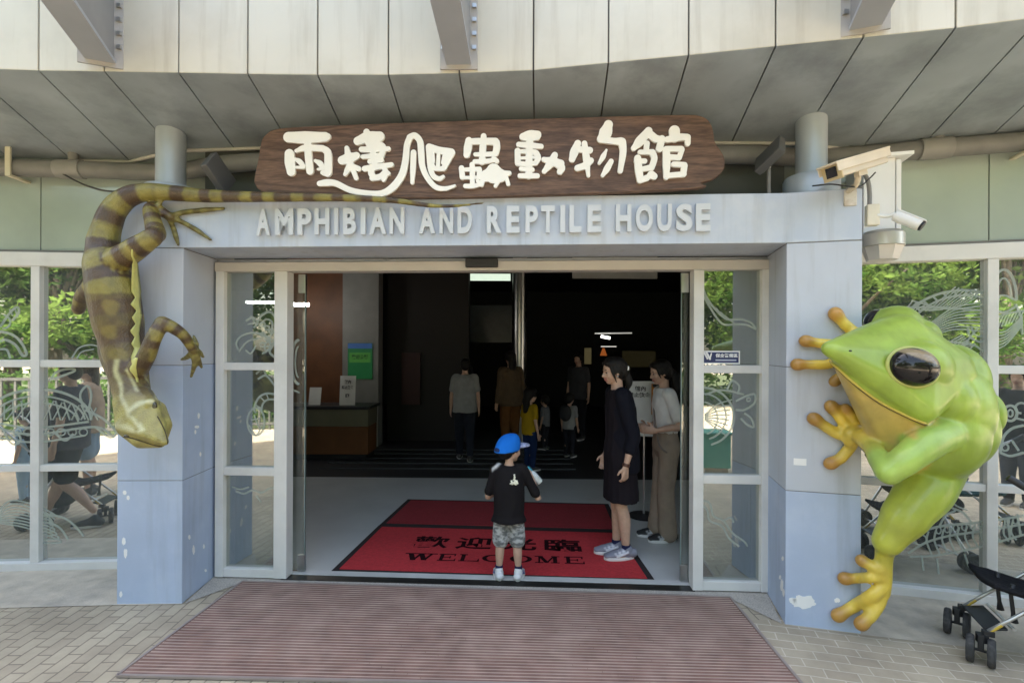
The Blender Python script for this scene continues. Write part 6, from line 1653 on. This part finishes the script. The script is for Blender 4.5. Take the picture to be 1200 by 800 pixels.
MB().tube([Vector((q.X(1.3) - .01, -.09, 1.335)), Vector((.105, 0, 1.20)), Vector((.125, .10, 1.02)), Vector((.11, .155, .86)), Vector((.05, .17, .80))], .007, 8, spline=True).build('bag_strap', mk('strap_tan', (0.15, 0.12, 0.10), 0.6), q.root, smooth='all', world=False)
M_blk = mk('sneaker_black', (1, 1, 1), 0.7, attr=True, var=0.15)
for an, d in ((q.legL[1], (1, .05, 0)), (q.legR[1], (1, -.05, 0))): q.shoe(an, d, M_blk, M_sole, (.02, .02, .022), (.5, .5, .5), high=.045)

# ---- visitors deep in the hall
def visitor(label, loc, yaw, H, topc, botc, hairm=M_hair, child=False, sleeve=.7, longhair=False, grp='visitors inside the dark hall', skirt=False, bag=None, vox=0.011, shoe=(.05, .05, .05), **k):
    if grp.startswith('visitors'): topc = tuple(q * .50 for q in topc); botc = tuple(q * .6 for q in botc)  # clothes inside the hall darkened in colour to stand for its dimness
    p = Person(label, loc, yaw, H, child, voxel=vox, group=grp, **k)
    for an in (p.legL[1], p.legR[1]): p.foot(an, (1, 0, 0))
    for wr, el, sg in ((p.armL[1], p.armL[0], -1), (p.armR[1], p.armR[0], 1)):
        p.hand(wr, wr - el, (.2, sg * 1.0, 0), sg, .10 * H, curl=.4)
    p.finish()
    def lh(b, e):
        if longhair: e((-.34, 0, .10), (.20, .34, .55)); e((-.38, 0, -.35), (.14, .28, .45))
    p.hair(hairm, lh)
    nm = ('%.3f_%.3f_%.3f' % topc).replace('.', '')
    p.top(topc, cloth('cloth_' + nm, topc), (.43 if child else .475) * H, sleeve=sleeve, grow=.018, name='shirt')
    nm = ('%.3f_%.3f_%.3f' % botc).replace('.', '')
    if skirt: p.trousers(botc, cloth('cloth_' + nm, botc), end=.40, r_end=.062, grow=.004, top=p.L['hip'] + .05 * H, name='shorts')
    else: p.trousers(botc, cloth('cloth_' + nm, botc), end=.97, r_end=.034, grow=.004, top=p.L['hip'] + .05 * H)
    for an in (p.legL[1], p.legR[1]): p.shoe(an, (1, 0, 0), mk('visitor_shoe', (1, 1, 1), .6, attr=True), M_sole, shoe)
    if bag:
        p.blob('backpack', mk('bag_%d' % int(bag[0] * 1000), bag, 0.7), lambda b: b.ell((-.13 * H, 0, .69 * H), (.075 * H, .10 * H, .13 * H)), vox=vox)
    return p
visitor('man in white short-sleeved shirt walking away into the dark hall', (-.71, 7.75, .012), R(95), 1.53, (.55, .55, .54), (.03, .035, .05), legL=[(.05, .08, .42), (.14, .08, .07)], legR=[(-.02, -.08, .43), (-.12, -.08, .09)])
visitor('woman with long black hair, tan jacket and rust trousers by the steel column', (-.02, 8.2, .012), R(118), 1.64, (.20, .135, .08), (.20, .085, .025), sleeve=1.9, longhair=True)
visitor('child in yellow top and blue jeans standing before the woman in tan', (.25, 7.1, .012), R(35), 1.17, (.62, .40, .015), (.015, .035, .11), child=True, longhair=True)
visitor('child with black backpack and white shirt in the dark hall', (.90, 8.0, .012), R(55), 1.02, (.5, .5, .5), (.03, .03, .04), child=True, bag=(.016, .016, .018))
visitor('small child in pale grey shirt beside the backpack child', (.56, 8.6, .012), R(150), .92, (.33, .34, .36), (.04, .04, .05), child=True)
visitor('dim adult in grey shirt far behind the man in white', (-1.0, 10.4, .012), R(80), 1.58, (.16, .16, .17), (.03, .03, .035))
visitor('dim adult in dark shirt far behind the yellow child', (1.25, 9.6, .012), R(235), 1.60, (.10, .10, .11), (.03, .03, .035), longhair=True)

# ---- people on the plaza, mirrored in the glass walls
def mir(W, x, y, D):
    p = px(x, y, D); m_ = W.mirror(p); return (m_.x, m_.y, 0.0)
OUT = 'passers-by on the plaza mirrored in the glass'
visitor('passer-by in dark top and black shorts striding past the lizard wall', mir(W_L, 84, 610, 4.85), R(172), 1.56, (.05, .05, .06), (.014, .014, .016), skirt=True, grp=OUT, shoe=(.02, .02, .022), legL=[(.12, .08, .45), (.26, .08, .07)], legR=[(.0, -.08, .43), (-.22, -.08, .16)])
visitor('woman in tan T-shirt and denim shorts behind a pushchair', mir(W_L, 106, 580, 5.9), R(160), 1.52, (.36, .26, .19), (.20, .27, .36), skirt=True, longhair=True, hairm=M_hairb, grp=OUT, armL=[(.05, .20, 1.02), (.26, .14, 1.0)], armR=[(.05, -.20, 1.02), (.26, -.14, 1.0)])
visitor('child in pale blue outfit near the lizard wall', mir(W_L, 34, 590, 5.6), R(180), 1.05, (.32, .46, .60), (.34, .48, .62), child=True, grp=OUT)
visitor('person in black T-shirt standing beyond the pushchairs', mir(W_R, 1192, 585, 5.6), R(120), 1.50, (.016, .016, .018), (.05, .05, .06), grp=OUT)
# ------------------------------------------------------------------ pushchairs
M_fab = cloth('pushchair_fabric', (0.014, 0.014, 0.017), bump=.3)
M_tubes = mk('pushchair_tube', (0.62, 0.61, 0.60), 0.3, metal=0.8)
M_yel = mk('tube_yellow', (0.66, 0.46, 0.06), 0.4)
def pushchair(label, loc, rz, group='pushchairs parked on the plaza', fab=M_fab, swivel=R(68)):
    """front wheels at the origin, facing -x; handles behind at +x"""
    t = empty('pushchair', label, 'pushchair', loc, rz, group)
    hw = .150
    for sy in (-1, 1):
        y = sy * hw
        RZ = Matrix.Rotation(swivel, 3, 'Z'); RW = RZ @ Matrix.Rotation(R(90), 3, 'X')
        for dy in (-.043, .043):
            q = RZ @ Vector((-.018, dy, 0)) + Vector((0, y, .073))
            wl_ = MB().lathe([(.040, -.013), (.066, -.017), (.0725, -.009), (.0725, .009), (.066, .017), (.040, .013)], q, 32, RW).build('wheel', M_rubber, t, smooth=True, world=False)
            MB().lathe([(.039, -.015), (.030, -.018), (.012, -.019), (.012, .019), (.030, .018), (.039, .015)], q, 20, RW).build('hub', mk('hub_grey', (0.05, 0.05, 0.055), 0.5), wl_, smooth=True, world=False)
        fk = MB(); c_ = RZ @ Vector((-.018, 0, 0)) + Vector((0, y, .073)); ax = RZ @ Vector((0, .045, 0))
        fk.tube([c_ - ax, c_ + ax], .008, 8).box(c_ + Vector((0, 0, .045)), (.040, .026, .085), RZ).box((.005, y, .135), (.05, .034, .05)).box((.03, y, .165), (.05, .032, .03))
        fk.build('wheel_fork', M_black, t, bevel=.005, world=False)
        MB().tube([(.03, y, .17), (.085, y, .221)], .0105, 12).build('tube_sleeve', M_yel, t, smooth=True, world=False)
        MB().tube([(.03, y, .175), (.125, y, .2575), (.52, y * .96, .60), (.86, y * 1.25, .98), (.97, y * 1.3, 1.03)], .0095, 12).build('front_tube', M_tubes, t, smooth='all', world=False)
        for dy in (-.03, .03):
            wl_ = MB().lathe([(.040, -.014), (.070, -.017), (.0765, -.008), (.0765, .008), (.070, .017), (.040, .014)], (.60, sy * .235 + dy, .077), 28, Matrix.Rotation(R(90), 3, 'X')).build('wheel', M_rubber, t, smooth=True, world=False)
            MB().lathe([(.039, -.016), (.012, -.019), (.012, .019), (.039, .016)], (.60, sy * .235 + dy, .077), 18, Matrix.Rotation(R(90), 3, 'X')).build('hub', mk('hub_grey', (0.05, 0.05, 0.055), 0.5), wl_, smooth=True, world=False)
        MB().tube([(.60, sy * .235, .077), (.58, sy * .22, .14), (.40, y, .50)], .011, 12).build('rear_tube', M_tubes, t, smooth='all', world=False)
        MB().tube([(.90, y * 1.27, .985), (.99, y * 1.31, 1.045)], .018, 12).build('grip', M_black, t, smooth=True, world=False)
        MB().tube([(.16, y * .55, .42), (.155, y * .5, .36), (.165, y * .5, .26), (.17, y * .5, .215)], [.012, .010, .010, .018], 8).build('strap', M_black, t, smooth='all', world=False)
    MB().box((.07, 0, .185), (.10, hw * 2 - .02, .014), Matrix.Rotation(R(-12), 3, 'Y')).build('footrest', M_black, t, bevel=.006, world=False)
    MB().tube([(.14, -hw, .205), (.14, hw, .205)], .009, 10).build('cross_tube', M_tubes, t, smooth=True, world=False)
    MB().tube([(.60, -.235, .077), (.60, .235, .077)], .009, 10).build('rear_axle', M_tubes, t, smooth=True, world=False)
    b = Blob((.014, .014, .017))
    for y in np.linspace(-.125, .125, 9):
        b.limb([(.06, y, .41 - .01 * math.cos(y * 20)), (.20, y, .385 - .02 * math.cos(y * 12)), (.40, y, .36 - .025 * math.cos(y * 12)), (.50, y, .44), (.60, y, .66), (.68, y, .86)], .018, n=8, sub=5)
    b.limb([(.06, -.15, .42), (.055, 0, .405), (.06, .15, .42)], .016, n=8); b.limb([(.10, -.15, .41), (.40, -.15, .38), (.62, -.16, .70)], .014, n=8); b.limb([(.10, .15, .41), (.40, .15, .38), (.62, .16, .70)], .014, n=8)
    b.build('seat', fab, t, voxel=.009, smooth=3, world=False)
    b = Blob((.014, .014, .017))
    for y in np.linspace(-.15, .15, 9):
        k = math.sqrt(max(0, 1 - (y / .19) ** 2)); b.limb([(.70, y, .84), (.62, y, .84 + .16 * k), (.47, y, .86 + .20 * k), (.34, y, .80 + .16 * k)], .02, n=8, sub=4)
    b.build('canopy', fab, t, voxel=.011, smooth=3, world=False)
    b = Blob((.014, .014, .017)); b.ell((.46, 0, .22), (.13, .14, .085)); b.build('basket', fab, t, voxel=.012, smooth=2, world=False)
    return t
w0, w1_ = gp(1123, 744), gp(1148, 774)
d = (w0 - w1_); rz = math.atan2(d.y, d.x) - R(90)
mid = (w0 + w1_) / 2
pc = pushchair('black pushchair with silver and yellow tubes parked at the glass beside the frog', (mid.x, mid.y, 0), rz)
M_fab2 = cloth('pushchair_teal', (0.02, 0.075, 0.085))
def put(W, x, y, D, rz, label, mat=None):
    p = mir(W, x, y, D); o = copy_tree(pc); o.location = p; o.rotation_euler = (0, 0, rz); o['label'] = label
    if mat is not None:
        for ch in o.children:
            if ch.name.startswith(('seat', 'canopy')): ch.data = ch.data.copy(); ch.data.materials[0] = mat
    return o
put(W_R, 1186, 630, 4.6, R(200), 'pushchair with dark teal seat standing farther out on the plaza', M_fab2)
put(W_L, 135, 600, 5.1, R(175), 'black pushchair pushed by the woman in tan on the plaza')
put(W_R, 1105, 625, 4.75, R(150), 'black pushchair with its back to the frog on the plaza')

# ------------------------------------------------------------------ plaza behind: railing, planting, trees
rail = empty('plaza_railing', 'pale railing of thin upright bars along the planting edge', 'railing', (-12, -5.5, 0))
rb = MB()
A_, B_ = Vector((-22, 0.8)), Vector((-4, -3.2))
nb = 92
for k in range(nb):
    p = A_.lerp(B_, k / (nb - 1)); rb.box((p.x, p.y, .55), (.035, .035, 1.1))
rb.build('upright', mk('railing_grey', (0.11, 0.11, 0.105), 0.5), rail)
dv = (B_ - A_).normalized(); ang = math.atan2(dv.y, dv.x)
rb = MB()
for z in (.12, 1.11): rb.box(((A_.x + B_.x) / 2, (A_.y + B_.y) / 2, z), ((B_ - A_).length, .05, .05), Matrix.Rotation(ang, 3, 'Z'))
rb.build('handrail', MATS['railing_grey'], rail)
ML1 = leaf_mat('leaf_bright', (0.06, 0.13, 0.025), (0.20, 0.29, 0.065)); ML2 = leaf_mat('leaf_mid', (0.035, 0.085, 0.022), (0.13, 0.21, 0.05))
M_bark = mk('bark', (0.12, 0.095, 0.07), 0.9, var=0.3, scale=14, bump=0.6, bscale=25)
def leaf_mesh(name, lobes, n, size, seed, mat):
    rnd = np.random.default_rng(seed); V = []; Fc = []
    w = np.array([l[1][0] * l[1][1] * l[1][2] for l in lobes]); w /= w.sum()
    for i in rnd.choice(len(lobes), n, p=w):
        c, r = lobes[i]; v = rnd.normal(size=3); v /= np.linalg.norm(v); v *= (0.55 + 0.5 * rnd.random())
        p = np.array(c) + v * np.array(r)
        a = rnd.normal(size=3); a[2] *= .6; a /= np.linalg.norm(a); b_ = np.cross(a, rnd.normal(size=3)); b_ /= np.linalg.norm(b_)
        s = size * (0.6 + 0.8 * rnd.random()); o = len(V)
        V += [p - a * s, p + b_ * s * .42, p + a * s, p - b_ * s * .42]; Fc.append((o, o + 1, o + 2, o + 3))
    me = bpy.data.meshes.new(name); me.from_pydata([tuple(map(float, v)) for v in V], [], Fc); me.materials.append(mat); return me
def make_tree(label, seed, h, mat, cat='tree', grp='trees around the plaza'):
    rnd = random.Random(seed); t = empty('tree', label, cat, (0, 0, 0), 0, grp)
    tb = MB(); tb.tube([(0, 0, 0), (.06, .03, h * .22), (.02, .05, h * .5), (0, 0, h * .8)], [.17, .13, .09, .03], 10, spline=True)
    lobes = []
    for k in range(15):
        a = rnd.random() * 6.28; rr = (.35 + rnd.random() * .75) * h * .30; z = h * (.30 + .62 * rnd.random()); f = 1.0 - abs(z / h - .55) * .8
        c = (math.cos(a) * rr * f, math.sin(a) * rr * f, z); s = h * (.10 + .08 * rnd.random()); lobes.append((c, (s * 1.15, s * 1.15, s * .75)))
        tb.tube([(0.02, .03, h * (.22 + .3 * rnd.random())), (c[0] * .5, c[1] * .5, c[2] * .85), c], [.05, .035, .012], 6)
    tb.build('trunk', M_bark, t, smooth='all', world=False)
    me = leaf_mesh('crown', lobes, 11000, .095, seed, mat); o = bpy.data.objects.new('crown', me); COL.objects.link(o); o.parent = t
    return t
proto = [make_tree('x', 3, 6.4, ML1), make_tree('x', 8, 7.4, ML2), make_tree('x', 12, 5.6, ML1)]
spots = [(-22, -4), (-18.5, -3.4), (-16.5, -6.5), (-14.2, -4.6), (-12.0, -7.0), (-10.0, -5.6), (-8, -9.0), (-5.8, -7.6), (1.5, -12.2), (3.4, -9.6), (5.2, -12.6), (6.8, -9.4), (8.8, -12), (10.5, -9.0), (13, -11), (-28, -3), (16.5, -8)]
rnd = random.Random(2)
wds = ['beside the far end of the railing', 'at the second gap of the railing', 'set back behind the railing', 'close behind the railing posts', 'tall behind the railing middle', 'leaning at the railing middle', 'far behind the near railing end', 'at the near end of the railing',
       'standing alone past the railing', 'bright and low facing the frog', 'behind the bright low one', 'nearest the plaza edge facing the frog', 'set deep behind the plaza edge', 'by the teal utility box', 'farthest along the plaza edge', 'at the very end of the railing row', 'last in the row past the pushchairs']
for i, (x, y) in enumerate(spots):
    o = proto[i] if i < 3 else copy_tree(proto[i % 3])
    o.location = (x, y, 0); o.rotation_euler = (0, 0, rnd.random() * 6.28); s = 1.0 + .35 * rnd.random(); o.scale = (s, s, s)
    o['label'] = 'leafy green tree ' + wds[i]
lob = [((x, y, .70), (1.0, .85, .80)) for x, y in [(-23 + k * 1.25, 0.0 - k * .28) for k in range(17)] + [(0 + k * 1.4, -9.2 + .3 * math.sin(k)) for k in range(12)]]
me = leaf_mesh('undergrowth', lob, 14000, .09, 77, ML2); o = bpy.data.objects.new('undergrowth', me); COL.objects.link(o); tag(o, 'low green undergrowth beneath the trees', 'undergrowth', kind='stuff')
o = sheet('planting_bed', [(-30, 2.6), (-22, 0.7), (-4, -3.3), (-1.5, -9.4), (20, -8.6), (40, -30), (-40, -30)], 0.008, mk('bed_soil', (0.07, 0.085, 0.03), 0.95, var=0.4, scale=3))
p = mir(W_C, 836, 545, 7.2)
t = empty('utility_box', 'small teal utility box standing on the plaza', 'box', p)
MB().box((p[0], p[1], .30), (.36, .34, .46)).build('box_body', mk('teal_box', (0.12, 0.36, 0.29), 0.5), t, bevel=.01)
MB().box((p[0], p[1], .545), (.42, .40, .03)).build('lid', mk('teal_lid', (0.10, 0.30, 0.25), 0.5), t, bevel=.006)
MB().box((p[0], p[1], .035), (.30, .28, .07)).build('plinth', M_conc, t)
